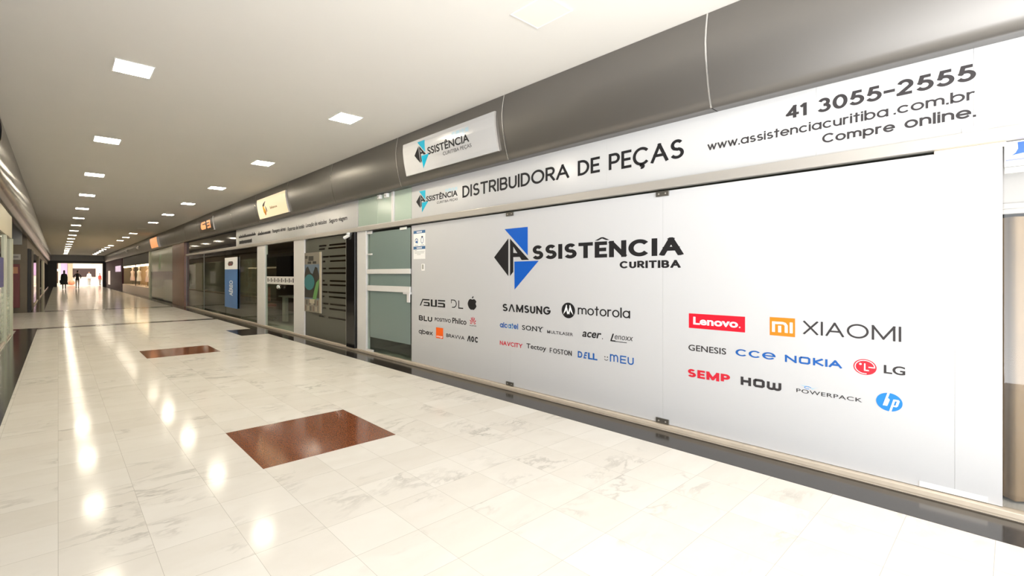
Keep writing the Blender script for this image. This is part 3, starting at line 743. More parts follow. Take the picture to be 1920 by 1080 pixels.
def hp(d):
    cy, cz = .508, .556
    d.ellipse(cy, cz, .062, .060, M_HPBLUE, 1, 48)
    Q = lambda pts: d.poly([(cy - x, cz + z) for x, z in pts], M_WHITE, 2)
    Q([(-.030, -.026), (-.020, -.026), (.003, .060), (-.008, .060)]); Q([(-.017, .022), (-.002, .024), (.003, .015), (-.009, -.026), (-.019, -.026), (-.010, .010), (-.019, .012)])
    Q([(.000, -.060), (.010, -.060), (.030, .022), (.020, .022)]); Q([(.024, .022), (.044, .022), (.049, .014), (.040, -.020), (.034, -.026), (.014, -.026), (.017, -.017), (.030, -.017), (.036, .012), (.022, .012)])
logo(PT[2], hp, 'sky blue disc logo with white slanted letters')

# notices and small keypad on the first pane
def notice(y0, y1, z0, z1, icons, label):
    t = box('notice_sticker', FX - .0012, FX - .0004, y0, y1, z0, z1, mat('white_paper', (.82, .81, .79, 1), .5))
    tag(t, label, 'notice')
    d = Dec(FX - .0014)
    d.rect(y0, y1, z1 - .045, z1, mat('notice_blue', S(50, 96, 140), .4), 0)
    w = y0 - y1
    for k in range(7):
        a = y0 - w * (.28 + .065 * k); d.rect(a, a - w * .045, z1 - .035, z1 - (.016 if k % 2 else .010), M_WHITE, 1)
    if icons:
        a = y0 - w * .26; zc = z0 + .085
        d.ring(a, zc, .038, .036, .012, mat('notice_blue', ()), 1); d.poly([(a + .02, zc - .02), (a - .03, zc - .045), (a - .035, zc - .03), (a + .0, zc + .01)], M_DBLUE, 1)
        a = y0 - w * .74
        d.rect(a + .022, a - .022, z0 + .130, z0 + .148, M_INK2, 1); d.ring(a, zc, .034, .048, .010, mat('notice_blue', ()), 1)
        d.rect(y0 - w * .1, y0 - w * .4, z0 + .012, z0 + .018, M_GREYINK, 1); d.rect(y0 - w * .6, y0 - w * .9, z0 + .012, z0 + .018, M_GREYINK, 1)
    else:
        for k, (a, b) in enumerate([(.08, .3), (.06, .94), (.1, .9), (.3, .62)]):
            zz = z1 - .060 - .022 * k; d.rect(y0 - w * a, y0 - w * b, zz, zz + .005, M_GREYINK, 1)
    d.build('printing', t)
notice(5.706, 5.416, 1.825, 2.063, True, 'white notice with blue header and two hygiene icons, upper one by the frosted door')
notice(5.706, 5.416, 1.630, 1.822, False, 'white notice with blue header and grey text lines, lower one by the frosted door')
t = thing('doorbell_panel', (FX - .005, 5.47, 1.50), 'tiny grey and white plate on the white film below the two notices', 'doorbell')
box('plate', FX - .006, FX - .0004, 5.505, 5.430, 1.45, 1.555, M_WPLASTIC, t, .002); box('button', FX - .009, FX - .006, 5.485, 5.45, 1.475, 1.545, mat('grey_plastic', S(150, 150, 140), .4), t, .001)

# patch fittings between the panes
for yy, zz, lab in ((3.766, 2.128, 'small steel patch fitting under the header rail, left one above the diamond logo'), (1.963, 2.128, 'small steel patch fitting under the header rail, right one above the shop name'),
                    (3.766, .070, 'small steel patch fitting on the sill at the left glass joint'), (1.963, .070, 'small steel patch fitting on the sill at the right glass joint')):
    t = thing('patch_fitting', (XW, yy, zz), lab, 'glass fitting', 'steel patch fittings of the white panes')
    box('plate', XW - .018, XW - .0047, yy - .057, yy + .057, zz - .024, zz + .024, M_STEEL, t, .003)
    for s in (-1, 1):
        MB().cyl((XW - .018, yy + s * .03, zz), (XW - .021, yy + s * .03, zz), .007).build('screw', M_ALU, t)

# tape strips
tape = mat('white_tape', (.83, .80, .76, 1), .45)
tag(MB().box(XW - .0075, XW - .0055, .096, .372, .052, .086, 0).build('tape_strip', tape), 'strip of white tape along the sill at the right end of the panes', 'tape')
tag(MB().box(XW - .0085, XW - .0055, .028, .308, 2.140, 2.167, 0).build('tape_strip', mat('beige_tape', (.76, .66, .52, 1), .5)), 'beige tape strip under the header rail at the right end of the panes', 'tape')

# ------------------------------------------------------------------ transom sign panes above the header
trs = [(4.11, 5.761, 'white sign pane above the header with small turquoise logo, next to the frosted transom'),
       (2.51, 4.11, 'white sign pane with the middle of the large black peças lettering'),
       (.884, 2.51, 'white sign pane where the web address begins'),
       (.150, .884, 'white sign pane with the phone number digits'),
       (-2.9, .150, 'blank white sign pane at the top right edge')]
TT = []
for y0, y1, lab in trs:
    t = thing('shop_sign', (XW, (y0 + y1) / 2, 2.25), lab, 'sign', 'white sign panes above the header rail')
    box('pane', XW, XW + .008, y0 + .0004, y1 - .0004, 2.247, 2.752, M_FILM2, t)
    TT.append(t)
TXX = XW - .0008
d = Dec(TXX); diamond_logo(d, 5.645, 5.352, 2.330, 2.655, M_CYAN); d.build('logo', TT[0], 'small black diamond logo with turquoise triangles')
d = Dec(TXX); d.text('SSISTÊNCIA', 5.401, 4.710, 2.476, 2.578, M_INK, off=.026, lay=1); d.build('lettering', TT[0])
d = Dec(TXX); d.text('CURITIBA PEÇAS', 5.154, 4.710, 2.409, 2.450, M_INK2, off=.01, lay=1); d.build('lettering', TT[0], 'small grey lettering')
d = Dec(TXX); d.text('伟腾佳美', 4.976, 4.710, 2.556, 2.606, M_LBLUE, off=.006, lay=1); d.build('lettering', TT[0], 'pale blue characters')
for wd, ya, yb, za in (('DISTRIBUIDORA', 4.613, 2.943, 2.434), ('DE', 2.839, 2.585, 2.434), ('PEÇAS', 2.489, 1.783, 2.388)):
    d = Dec(TXX); d.stroke(wd, ya, yb, za, 2.594, .029, M_INK, 1, gap=.27, tz=.026); d.build('lettering', TT[1], 'large black capitals')
d = Dec(TXX)
d.stroke('41', 1.059, .935, 2.566, 2.660, .021, M_INK2, 1, tz=.018); d.build('lettering', TT[3], 'dark grey dialling code'); d = Dec(TXX)
d.stroke('3055-2555', .876, .140, 2.562, 2.662, .021, M_INK2, 1, gap=.27, tz=.019)
d.build('lettering', TT[3], 'dark grey phone number'); d = Dec(TXX)
d.stroke('Compre', .849, .481, 2.322, 2.404, .0125, M_INK2, 1, gap=.26, tz=.0115); d.build('lettering', TT[3], 'thin dark slogan'); d = Dec(TXX); d.stroke('online.', .438, .140, 2.341, 2.412, .0125, M_INK2, 1, gap=.26)
d.build('lettering', TT[3], 'thin dark slogan')
d = Dec(TXX); d.stroke('www.assistenciacuritiba', 1.596, .512, 2.443, 2.512, .0112, M_INK2, 1, gap=.25, tz=.0105); d.build('lettering', TT[2], 'thin dark web address')
d = Dec(TXX); d.stroke('.com.br', .488, .144, 2.446, 2.514, .0112, M_INK2, 1, gap=.25, tz=.0105); d.build('lettering', TT[3], 'thin end of the web address')
tag(MB().box(XW - .0035, XW - .0015, .095, .195, 2.249, 2.285).build('tape_strip', tape), 'short piece of white tape on the sign pane corner at the right', 'tape')

# ------------------------------------------------------------------ white lightbox sign with turquoise logo on the fascia
def fx_at(z):
    pr = fascia_profile(True)[:8]
    for (xa, za), (xb, zb) in zip(pr, pr[1:]):
        if za >= z >= zb: return xa + (xb - xa) * (za - z) / (za - zb)
    return pr[-1][0]
def fascia_sign(name, y0, y1, z0, z1, m_face, m_side, label, cat='sign', gap=.03):
    """slightly bowed panel that follows the fascia"""
    t = thing(name, (fx_at((z0 + z1) / 2) - gap, (y0 + y1) / 2, z0), label, cat)
    n = 8; vs = []; 
    for dx in (gap, .003):
        for k in range(n + 1):
            z = z0 + (z1 - z0) * k / n
            for yy in (y0, y1): vs.append((fx_at(z) - dx, yy, z))
    m = 2 * (n + 1); fs = []; mi = []
    for k in range(n): fs.append((2 * k, 2 * k + 1, 2 * k + 3, 2 * k + 2)); mi.append(0)
    for k in range(n):
        fs.append((2 * k, 2 * k + 2, m + 2 * k + 2, m + 2 * k)); fs.append((2 * k + 1, m + 2 * k + 1, m + 2 * k + 3, 2 * k + 3)); mi += [1, 1]
    fs.append((0, m, m + 1, 1)); fs.append((2 * n, 2 * n + 1, m + 2 * n + 1, m + 2 * n)); mi += [1, 1]
    obj('panel', vs, fs, [m_face, m_side], t, False, mi)
    return t
def bow(d, gap):
    """wrap a decal on the bowed sign face"""
    X0 = d.X
    # slice every face into thin bands so that it can follow the curve
    nv, nf, nm = [], [], []
    for f, m_ in zip(d.f, d.mi):
        P = [Vector((d.v[i][1], d.v[i][2])) for i in f]; xx = d.v[f[0]][0]
        lo, hi = min(p.y for p in P), max(p.y for p in P)
        k0, k1 = math.floor(lo / .03), math.ceil(hi / .03)
        for k in range(k0, k1):
            q = clipz(P, k * .03, (k + 1) * .03)
            if len(q) >= 3:
                b = len(nv); nv += [(xx, p.x, p.y) for p in q]; nf.append(list(range(b, b + len(q)))); nm.append(m_)
    d.v, d.f, d.mi = nv, nf, nm
    d.v = [(fx_at(z) - gap - .0015 - (X0 - x), y, z) for x, y, z in d.v]
    return d
t = fascia_sign('lightbox_sign', 3.775, 5.62, 2.865, 3.325, M_FILM2, M_ALU, 'white bowed sign on the fascia with turquoise triangles and black shop name')
d = Dec(0.0); diamond_logo(d, 5.345, 5.02, 2.905, 3.285, M_CYAN); bow(d, .03).build('logo', t, 'black diamond logo with turquoise triangles')
d = Dec(0.0); d.text('SSISTÊNCIA', 5.045, 4.215, 3.065, 3.190, M_INK, off=.024, lay=1); bow(d, .03).build('lettering', t)
d = Dec(0.0); d.text('CURITIBA PEÇAS', 4.735, 4.190, 2.985, 3.040, M_INK2, off=.004, lay=1); bow(d, .03).build('lettering', t, 'small grey lettering')
d = Dec(0.0); d.text('伟腾佳美', 4.535, 4.205, 3.185, 3.250, M_LBLUE, off=.004, lay=1); bow(d, .03).build('lettering', t, 'pale blue characters')

# ------------------------------------------------------------------ frosted door, post and transom
t = thing('glass_door', (XW, 6.41, .03), 'frosted teal glass door with white crossbars beside the white panes', 'door')
y0, y1 = 5.775, 7.050
box('leaf', XW - .004, XW + .006, y0, y1, .05, 2.150, M_GLASS, t)
box('frosted_film', XW - .006, XW - .0045, y0 + .01, y1 - .075, .30, 2.125, M_FROST, t)
for z0, z1 in ((1.405, 1.485), (1.110, 1.205)):
    MB().box(XW - .030, XW - .006, y0 - .005, y1, z0, z1, .004).build('crossbar', M_WPAINT, t)
hb = MB().box(XW - .045, XW - .006, y0 - .02, y0 + .16, 1.085, 1.120, .004).box(XW - .055, XW - .03, y0 - .02, y0 + .045, .960, 1.100, .006); hb.build('lock_handle', M_WPAINT, t)
for z0, z1, a in ((2.105, 2.155, .16), (1.735, 1.760, .16), (.045, .085, .20)):
    MB().box(XW - .022, XW - .006, y1 - a, y1 + .02, z0, z1, .003).build('hinge', M_WPAINT, t)
MB().box(XW - .022, XW - .006, y0 + .10, y0 + .28, 2.105, 2.145, .003).build('door_closer', mat('pale_grey_plastic', (.55, .57, .54, 1), .4), t)

def post(name, y0, y1, z0, z1, m, label, cat, x0=XW - .03, x1=XW + .06, bev=.004):
    return tag(box(name, x0, x1, y0, y1, z0, z1, m, None, bev), label, cat)
post('shopfront_post', 7.072, 7.384, .046, 2.168, M_WPAINT, 'white shopfront post between the black column and the frosted door', 'post')
post('shopfront_column', 7.400, 7.715, .046, 2.168, M_BLACK, 'glossy black column between the travel agency window and the frosted door', 'column', XW - .07, XW + .07)
post('shopfront_post', 9.695, 10.270, .046, 2.168, M_WPAINT, 'wide white shopfront post right of the travel agency doorway', 'post')
post('shopfront_post', 12.20, 12.78, .046, 2.168, M_WPAINT, 'white shopfront post left of the travel agency doorway', 'post')
post('shopfront_column', 21.78, 24.36, 0, 2.755, M_BROWNCOL, 'tall polished brown stone column past the travel agency', 'column', 4.22, 4.62, .01)

ft = [(6.735, 7.384, 'frosted green transom pane beside the travel agency sign board'), (6.300, 6.735, 'narrow frosted green transom pane in the middle'), (5.765, 6.230, 'frosted green transom pane next to the small turquoise logo')]
for y0, y1, lab in ft:
    t = thing('transom_window', (XW, (y0 + y1) / 2, 2.25), lab, 'transom window', 'frosted green panes above the glass door')
    box('glass', XW, XW + .008, y0 + .002, y1 - .002, 2.25, 2.748, M_FROST2, t)
    fr = MB().box(XW - .012, XW - .0004, y0, y1, 2.247, 2.262); fr.build('glazing_bead', M_WPAINT, t)
tag(MB().box(XW - .02, XW + .02, 6.235, 6.295, 2.247, 2.752, .003).build('transom_bar', M_WPAINT), 'white upright bar between the frosted transom panes', 'transom bar')
for yc, lab in ((6.63, 'small white sensor box at the top of the frosted transom, left one'), (6.42, 'small white sensor box at the top of the frosted transom, right one')):
    t = thing('sensor_box', (XW - .02, yc, 2.70), lab, 'sensor', 'white sensor boxes on the transom')
    MB().box(XW - .055, XW - .001, yc - .045, yc + .045, 2.672, 2.742, .008).build('housing', M_WPLASTIC, t)
    MB().cyl((XW - .055, yc, 2.70), (XW - .060, yc, 2.70), .018).build('lens', mat('grey_lens', (.35, .35, .33, 1), .2), t)

# ------------------------------------------------------------------ travel agency
AG = [(7.790, 14.766)]
t = thing('sign_board', (XW, 11.1, 2.25), 'long white sign board with a row of small black travel words', 'sign board')
box('board', XW - .006, XW + .010, 7.40, 9.16, 2.250, 2.752, M_FILM2, t); box('board', XW - .006, XW + .010, 9.175, 14.76, 2.250, 2.752, M_FILM2, t)
d = Dec(XW - .0068)
def smudge(d, yl, yr, z0, z1, m, n, lay=1):
    rnd = random.Random(int(yl * 100)); a = yl; p = (yl - yr) / n
    for k in range(n):
        h = rnd.choice((.62, .62, .7, 1.0)); d.rect(a, a - p * .70, z0, z0 + (z1 - z0) * h, m, lay)
        if rnd.random() < .6: d.rect(a, a - p * 1.0, z0 + (z1 - z0) * .0, z0 + (z1 - z0) * .22, m, lay)
        if rnd.random() < .5: d.rect(a, a - p * 1.0, z0 + (z1 - z0) * .42, z0 + (z1 - z0) * .62, m, lay)
        a -= p
smudge(d, 14.49, 12.96, 2.480, 2.575, M_INK, 20); smudge(d, 12.78, 11.81, 2.455, 2.555, M_INK, 14)
smudge(d, 14.44, 13.28, 2.300, 2.410, M_INK, 14); d.rect(14.44, 13.28, 2.312, 2.395, M_INK, 1); d.rect(14.49, 12.96, 2.485, 2.53, M_INK, 1); d.rect(12.74, 11.85, 2.462, 2.495, M_INK, 1)
d.text('Passagens aéreas', 11.69, 10.81, 2.425, 2.545, M_INK, off=.034, lay=1)
d.text('Reservas de hotéis', 10.68, 9.74, 2.425, 2.520, M_INK, off=.028, lay=1)
d.text('Locação de veículos', 9.65, 8.645, 2.412, 2.520, M_INK, off=.028, lay=1)
d.text('Seguro viagem', 8.53, 7.79, 2.405, 2.515, M_INK, off=.028, lay=1)
d.build('lettering', t, 'black words')

# striped window by the black column
t = thing('shop_window', (XW, 8.70, .05), 'travel agency window with frosted film cut by dark horizontal stripes', 'shop window')
box('glass', XW, XW + .008, 7.72, 9.688, .05, 2.165, M_GLASSM, t)
zs = [1.985, 1.920, 1.755, 1.661, 1.515, 1.421, 1.264, 1.181, 1.035, .941, .795, .701, .524]
fm = Dec(XW - .0008); hgt = .034
edges = [2.15] + sum([[z + hgt / 2, z - hgt / 2] for z in zs], []) + [.055]
for a, b in zip(edges[0::2], edges[1::2]): fm.rect(9.68, 7.80, b, a, M_FROST3)
for k, z in enumerate(zs):
    for a, b in ((9.68, 9.0), (8.66 + .1 * math.sin(k * 2.3), 8.54 + .04 * math.sin(k * 1.7))):
        fm.rect(a, b, z - hgt / 2, z + hgt / 2, M_FROST3)
fm.build('frosted_film', t)
MB().box(XW - .014, XW - .002, 7.80, 7.83, .05, 2.16).build('edge_profile', mat('dull_edge_profile', (.30, .29, .26, 1), .3, metal=.4), t)

# poster standing before it
def poster(y0, y1, z0, z1, seed, x, label):
    t = thing('poster', (x, (y0 + y1) / 2, z0), label, 'poster')
    box('board', x, x + .012, y0, y1, z0, z1, mat('poster_board', (.55, .52, .46, 1), .35), t)
    return t
t = poster(8.863, 9.67, .582, 1.866, 1, XW - .020, 'tall poster with teal circle and green land shape in the travel agency window')
d = Dec(XW - .0208); Y = lambda u: 9.69 - .827 * u; Z = lambda v: .582 + 1.284 * v
R_ = lambda u0, u1, v0, v1, m, l=1: d.rect(Y(u0), Y(u1), Z(v0), Z(v1), m, l)
pg = mat('poster_grey', S(118, 112, 100), .4); pb = mat('poster_blue', S(92, 108, 124), .4); pt = mat('poster_teal', S(50, 108, 112), .4); pn = mat('poster_green', S(92, 138, 76), .4); pd = mat('poster_dark', S(44, 40, 34), .4); pc = mat('poster_cream', S(168, 158, 136), .4); pr_ = mat('poster_brown', S(96, 72, 60), .4)
R_(0, .9, .80, 1, pg); R_(0, .9, .22, .80, pb)
for a, b, c, e in ((.25, .55, .86, .94), (.2, .42, .81, .85), (.5, .72, .81, .85), (.05, .2, .90, .95)): R_(a, b, c, e, pd, 2)
d.poly([(Y(0), Z(.62)), (Y(.1), Z(.74)), (Y(.22), Z(.77)), (Y(.38), Z(.66)), (Y(.5), Z(.64)), (Y(.66), Z(.76)), (Y(.78), Z(.74)), (Y(.9), Z(.60)), (Y(.9), Z(.24)), (Y(0), Z(.24))], pd, 2)
d.ellipse(Y(.30), Z(.50), .26, .17, pt, 3)
d.poly([(Y(.5), Z(.22)), (Y(.72), Z(.22)), (Y(.88), Z(.48)), (Y(.9), Z(.56)), (Y(.72), Z(.50)), (Y(.6), Z(.36))], pn, 4)
d.text('ECO', Y(.18), Y(.40), Z(.47), Z(.50), pc, lay=4) if False else None
R_(0, .9, 0, .22, pg, 2)
for k in range(11):
    a = .04 + .08 * (k % 10); R_(a, a + .06, .02 + .1 * (k % 2), .10 + .1 * (k % 2), (pr_, pd, pc)[k % 3], 3)
R_(.32, .62, .15, .22, pc, 4); R_(.90, 1.0, 0, 1, pc, 3)
d.build('picture', t)

# doorway: clear double glass door with band
t = thing('glass_door', (XW, 11.23, .05), 'clear glass door of the travel agency with white icon band and round knob', 'door')
box('leaf', XW, XW + .008, 10.285, 11.235, .05, 2.160, M_GLASS, t); box('leaf', XW, XW + .008, 11.245, 12.195, .05, 2.160, M_GLASS, t)
d = Dec(XW - .0008); d.rect(12.12, 10.30, 1.150, 1.340, mat('band_white', (.62, .60, .58, 1), .4), 0)
for k in range(15):
    a = 12.05 - .118 * k
    big = k % 2 == 0
    d.rect(a, a - (.06 if big else .045), 1.20 if big else 1.215, 1.30 if big else 1.262, M_INK2, 1)
d.build('icon_band', t)
d = Dec(XW - .0008); d.rect(12.12, 10.30, 1.345, 1.915, glass_mat('dark_blue_film', (.03, .06, .12, 1), 1.0), 0); d.build('blue_film', t)
MB().ell((XW - .06, 11.12, 1.085), .055, .075, .055).cyl((XW - .03, 11.12, 1.085), (XW, 11.12, 1.085), .02).build('knob', mat('chrome', (.8, .8, .8, 1), .08, metal=1.0), t, True)

# left glass of the agency with a brown poster
t = thing('shop_window', (XW, 13.8, .05), 'travel agency window between the left white post and the blue vertical sign', 'shop window')
box('glass', XW, XW + .008, 12.80, 15.87, .05, 2.165, M_GLASSM, t)
t = poster(13.09, 14.04, .60, 1.86, 2, XW + .03, 'brownish picture poster behind the glass right of the blue vertical sign')
d = Dec(XW + .0292); Y = lambda u: 14.04 - .95 * u; Z = lambda v: .60 + 1.26 * v
rnd = random.Random(5)
for k in range(9):
    for q in range(3):
        u = q / 3; d.rect(Y(u + .02), Y(u + .33), Z(k / 9 + .005), Z((k + 1) / 9), (pr_, pg, pd, mat('poster_ochre', S(120, 90, 50), .4))[rnd.randrange(4)], 1)
d.build('picture', t)

# blue vertical sign
t = thing('blade_sign', (XW - .03, 15.2, .34), 'tall blue vertical sign with white top and white word reading upwards', 'sign')
box('panel', XW - .045, XW - .025, 14.55, 15.86, .345, 1.550, mat('sign_blue', S(72, 116, 172), .4), t, .003); box('header', XW - .045, XW - .025, 14.55, 15.86, 1.552, 1.925, M_WHITE, t, .003)
d = Dec(XW - .0462); d.text('AÉREO', 15.43, 14.97, .72, 1.20, M_WHITE, off=.02, lay=0, rot=True); d.build('lettering', t)
d = Dec(XW - .0462); d.poly([(15.50, 1.72), (15.40, 1.80), (15.0, 1.80), (14.92, 1.74), (15.02, 1.67), (15.42, 1.66)], mat('emblem_brown', S(62, 44, 36), .4), 0); d.rect(15.36, 15.08, 1.70, 1.715, M_DRED, 1); d.rect(15.30, 15.05, 1.745, 1.76, M_GREYINK, 1); d.build('emblem', t)

# shop beyond with dark glass
for a, b, lab in ((15.90, 18.75, 'dark reflecting window pane just left of the blue vertical sign'), (18.80, 21.76, 'dark reflecting window pane beside the brown stone column')):
    t = thing('shop_window', (XW, (a + b) / 2, .05), lab, 'shop window')
    box('glass', XW, XW + .008, a, b, .05, 2.165, M_GLASSD, t)
    MB().box(XW - .01, XW + .02, b, b + .04, .05, 2.165).build('edge_profile', M_STEEL, t)
t = thing('transom_window', (XW, 18.3, 2.25), 'dark reflecting transom glass left of the travel agency sign board', 'transom window')
box('glass', XW, XW + .008, 14.80, 21.76, 2.25, 2.75, mat('black_glass', (.012, .011, .014, 1), .06, spec=.8), t)

# inside the agency
struct(box('wall_agency_back', 6.9, 7.0, 7.62, 24.34, 0, ZC, M_INTB))
t = thing('reception_desk', (5.6, 12.4, 0), 'white topped desk with a pale leg inside the travel agency doorway', 'desk')
MB().box(5.2, 6.0, 11.6, 13.6, .72, .76, .006).build('desk_top', mat('desk_laminate', (.55, .50, .44, 1), .35), t)
for yy in (11.7, 13.2): MB().box(5.25, 5.35, yy, yy + .22, 0, .72, .005).build('leg', mat('desk_leg', (.62, .58, .50, 1), .4), t)
MB().box(5.85, 5.9, 11.9, 13.3, .2, .72).build('modesty_panel', mat('desk_grey', (.25, .23, .2, 1), .4), t)
t = thing('printer', (5.5, 12.3, .76), 'small grey printer standing on the desk inside the travel agency', 'printer')
MB().box(5.30, 5.70, 12.05, 12.55, .761, .93, .02).build('body', mat('printer_grey', (.30, .28, .26, 1), .4), t); MB().box(5.24, 5.32, 12.12, 12.48, .79, .80).build('paper_tray', mat('printer_tray', (.6, .58, .54, 1), .4), t)
t = thing('office_chair', (5.0, 14.0, 0), 'red upholstered office chair inside the travel agency doorway', 'chair')
rd = mat('red_fabric', (.22, .045, .03, 1), .7)
MB().box(4.78, 5.22, 13.75, 14.22, .42, .50, .03).build('seat', rd, t); MB().box(4.80, 5.20, 14.22, 14.29, .55, 1.0, .03).build('backrest', rd, t)
MB().cyl((5.0, 14.0, .12), (5.0, 14.0, .42), .03).build('gas_lift', M_STEEL, t)
for k in range(5):
    a = 2 * PI * k / 5; MB().cyl((5.0, 14.0, .11), (5.0 + .28 * math.cos(a), 14.0 + .28 * math.sin(a), .06), .02, .014).ell((5.0 + .28 * math.cos(a), 14.0 + .28 * math.sin(a), .03), .025, .025, .03, 8).build('leg', M_STEEL, t)
t = thing('drawer_unit', (5.5, 11.6, 0), 'grey drawer unit beside the desk inside the travel agency', 'cabinet')
MB().box(5.36, 5.8, 11.95, 12.4, .05, .60, .006).build('body', mat('cabinet_grey', (.42, .38, .32, 1), .4), t)
for k in range(3): MB().box(5.345, 5.36, 11.97, 12.38, .07 + .175 * k, .23 + .175 * k, .004).build('drawer', mat('cabinet_grey', ()), t)
t = thing('shop_lamp', (5.8, 11.5, ZC), 'unseen ceiling lamp added to light the inside of the travel agency', 'lamp')
box('diffuser', 5.6, 5.9, 11.0, 11.3, ZC - .03, ZC - .001, mat('added_lamp_lit', (.9, .9, .9, 1), .5, emis=(1, .85, .66, 1), es=45.0), t)  # lamp added out of view to brighten the agency interior

# security camera by the black column
t = thing('security_camera', (4.27, 7.60, 2.166), 'small white security camera under the header beside the black column', 'camera')
MB().box(4.20, 4.26, 7.57, 7.63, 2.138, 2.168, .004).build('bracket', M_WPLASTIC, t)
MB().cyl((4.23, 7.60, 2.14), (4.225, 7.62, 2.105), .012).cyl((4.245, 7.575, 2.125), (4.195, 7.69, 2.075), .028, .031).build('body', M_WPLASTIC, t)
MB().cyl((4.195, 7.69, 2.075), (4.194, 7.693, 2.074), .022).build('lens', M_BLACK, t)

# ------------------------------------------------------------------ right edge: neighbouring shop with curtain
t = thing('shop_window', (XW, -1.4, .05), 'clear window pane with beige curtain behind at the right edge', 'shop window')
box('glass', XW, XW + .008, -2.9, .036, .05, 2.165, glass_mat('neutral_glass', (.95, .95, .94, 1), 1.0), t)
d = Dec(XW - .0008); d.rect(.035, -1.6, 2.020, 2.163, M_WHITE, 0); d.rect(.030, -1.5, 2.052, 2.062, mat('lilac_vinyl', S(130, 135, 215), .4), 1)
d.poly([(.010, 2.082), (-.005, 2.096), (-.014, 2.118), (-.012, 2.155), (-.20, 2.155), (-.16, 2.110), (-.08, 2.092), (-.03, 2.090)], mat('royal_blue_vinyl', S(45, 90, 205), .4), 1)
d.build('sticker', t, 'white sticker with blue swoosh and lilac line')
box('door_rail', XW + .02, XW + .05, -2.8, .034, 1.985, 2.02, M_WPAINT, t)
cv = []; cf = []; n = 120
for k in range(n + 1):
    yy = .12 - 3.0 * k / n; xx = 4.62 + .035 * math.sin(k * .9) + .012 * math.sin(k * 2.3)
    cv += [(xx, yy, .02), (xx, yy, 1.75)]
for k in range(n): cf.append((2 * k, 2 * k + 1, 2 * k + 3, 2 * k + 2))
o = obj('curtain', cv, cf, mat('beige_curtain_cloth', (.24, .165, .095, 1), .8, noise=.2, nscale=5), None, True)
tag(o, 'beige pleated curtain hanging behind the glass at the right edge', 'curtain')
bl = MB().box(4.60, 4.64, -2.8, .12, 1.77, 2.3, .004).box(4.585, 4.60, -2.8, .12, 1.80, 1.835, .003)
tag(bl.build('curtain_pelmet', mat('pale_pelmet', (.50, .47, .45, 1), .6)), 'pale pelmet board above the beige curtain at the right edge', 'pelmet')

# ------------------------------------------------------------------ fascia signs further on
M_SIGNLIT = mat('lit_sign_cream', (.45, .40, .30, 1), .4, emis=(1.0, .76, .45, 1), es=.55)
t = fascia_sign('lightbox_sign', 10.15, 12.05, 2.815, 3.30, M_SIGNLIT, M_ALU, 'lit cream sign on the fascia with a yellow and dark bird shape', gap=.04)
d = Dec(0.0); Y = lambda u: 12.05 - 1.9 * u; Z = lambda v: 2.815 + .485 * v
d.poly([(Y(.20), Z(.62)), (Y(.24), Z(.72)), (Y(.30), Z(.80)), (Y(.335), Z(.81)), (Y(.30), Z(.72)), (Y(.27), Z(.60)), (Y(.24), Z(.56))], mat('bird_dark', (.05, .035, .03, 1), .5), 1)
d.poly([(Y(.205), Z(.60)), (Y(.25), Z(.56)), (Y(.285), Z(.38)), (Y(.25), Z(.18)), (Y(.215), Z(.30))], mat('bird_yellow', (.75, .38, .02, 1), .5), 1)
d.poly([(Y(.285), Z(.42)), (Y(.31), Z(.28)), (Y(.28), Z(.14)), (Y(.245), Z(.12)), (Y(.25), Z(.20))], mat('bird_orange', (.62, .20, .01, 1), .5), 2)
d.poly([(Y(.30), Z(.60)), (Y(.335), Z(.46)), (Y(.345), Z(.30)), (Y(.325), Z(.26)), (Y(.305), Z(.42))], mat('bird_dark', ()), 2)
bow(d, .04).build('bird_emblem', t, 'yellow and dark bird shape')
d = Dec(0.0); fl_ = mat('faded_letters', (.45, .30, .14, 1), .5)
smudge(d, Y(.46), Y(.70), Z(.36), Z(.48), fl_, 8); bow(d, .04).build('lettering', t, 'faint brown lettering')
t = fascia_sign('lightbox_sign', 16.45, 18.35, 2.89, 3.34, mat('sign_dark_face', (.035, .022, .018, 1), .3), M_ALU, 'dark fascia sign with lit orange rounded letters', gap=.04)
M_OL = mat('lit_orange_letters', (.5, .22, .1, 1), .4, emis=(1.0, .36, .13, 1), es=.75)
d = Dec(0.0)
d.poly([(18.05, 3.02), (17.95, 2.985), (17.45, 2.985), (17.38, 3.02), (17.38, 3.08), (17.42, 3.13), (17.80, 3.14), (17.85, 3.17), (17.40, 3.18), (17.36, 3.22), (17.45, 3.24), (17.85, 3.24), (18.0, 3.20), (18.02, 3.14), (18.08, 3.09)], M_OL, 1)
for z in (2.985, 3.085, 3.185): d.rect(17.20, 16.75, z, z + .058, M_OL, 1)
d.rect(16.87, 16.75, 2.985, 3.243, M_OL, 1)
bow(d, .04).build('lettering', t, 'lit orange letters')
t = fascia_sign('lightbox_sign', 27.0, 29.2, 2.80, 3.32, mat('lit_sign_orange', (.35, .16, .07, 1), .4, emis=(1.0, .40, .15, 1), es=.62), M_ALU, 'glowing orange sign far along the right fascia', gap=.12)
def spot(x, y, z, d, label):
    t = thing('spotlight', (x, y, z), label, 'spotlight', 'small fascia spotlights')
    MB().cyl((x + .10 * d, y, z + .05), (x, y, z + .03), .02).build('arm', M_WPLASTIC, t)
    MB().cyl((x, y, z + .08), (x - .06 * d, y - .05, z - .06), .05, .075).build('head', M_WPLASTIC, t)
spot(4.00, 34.2, 3.08, 1, 'white spotlight on the right fascia, nearer of the two past the orange sign')
spot(4.00, 40.2, 3.10, 1, 'white spotlight on the right fascia, farther of the two past the orange sign')

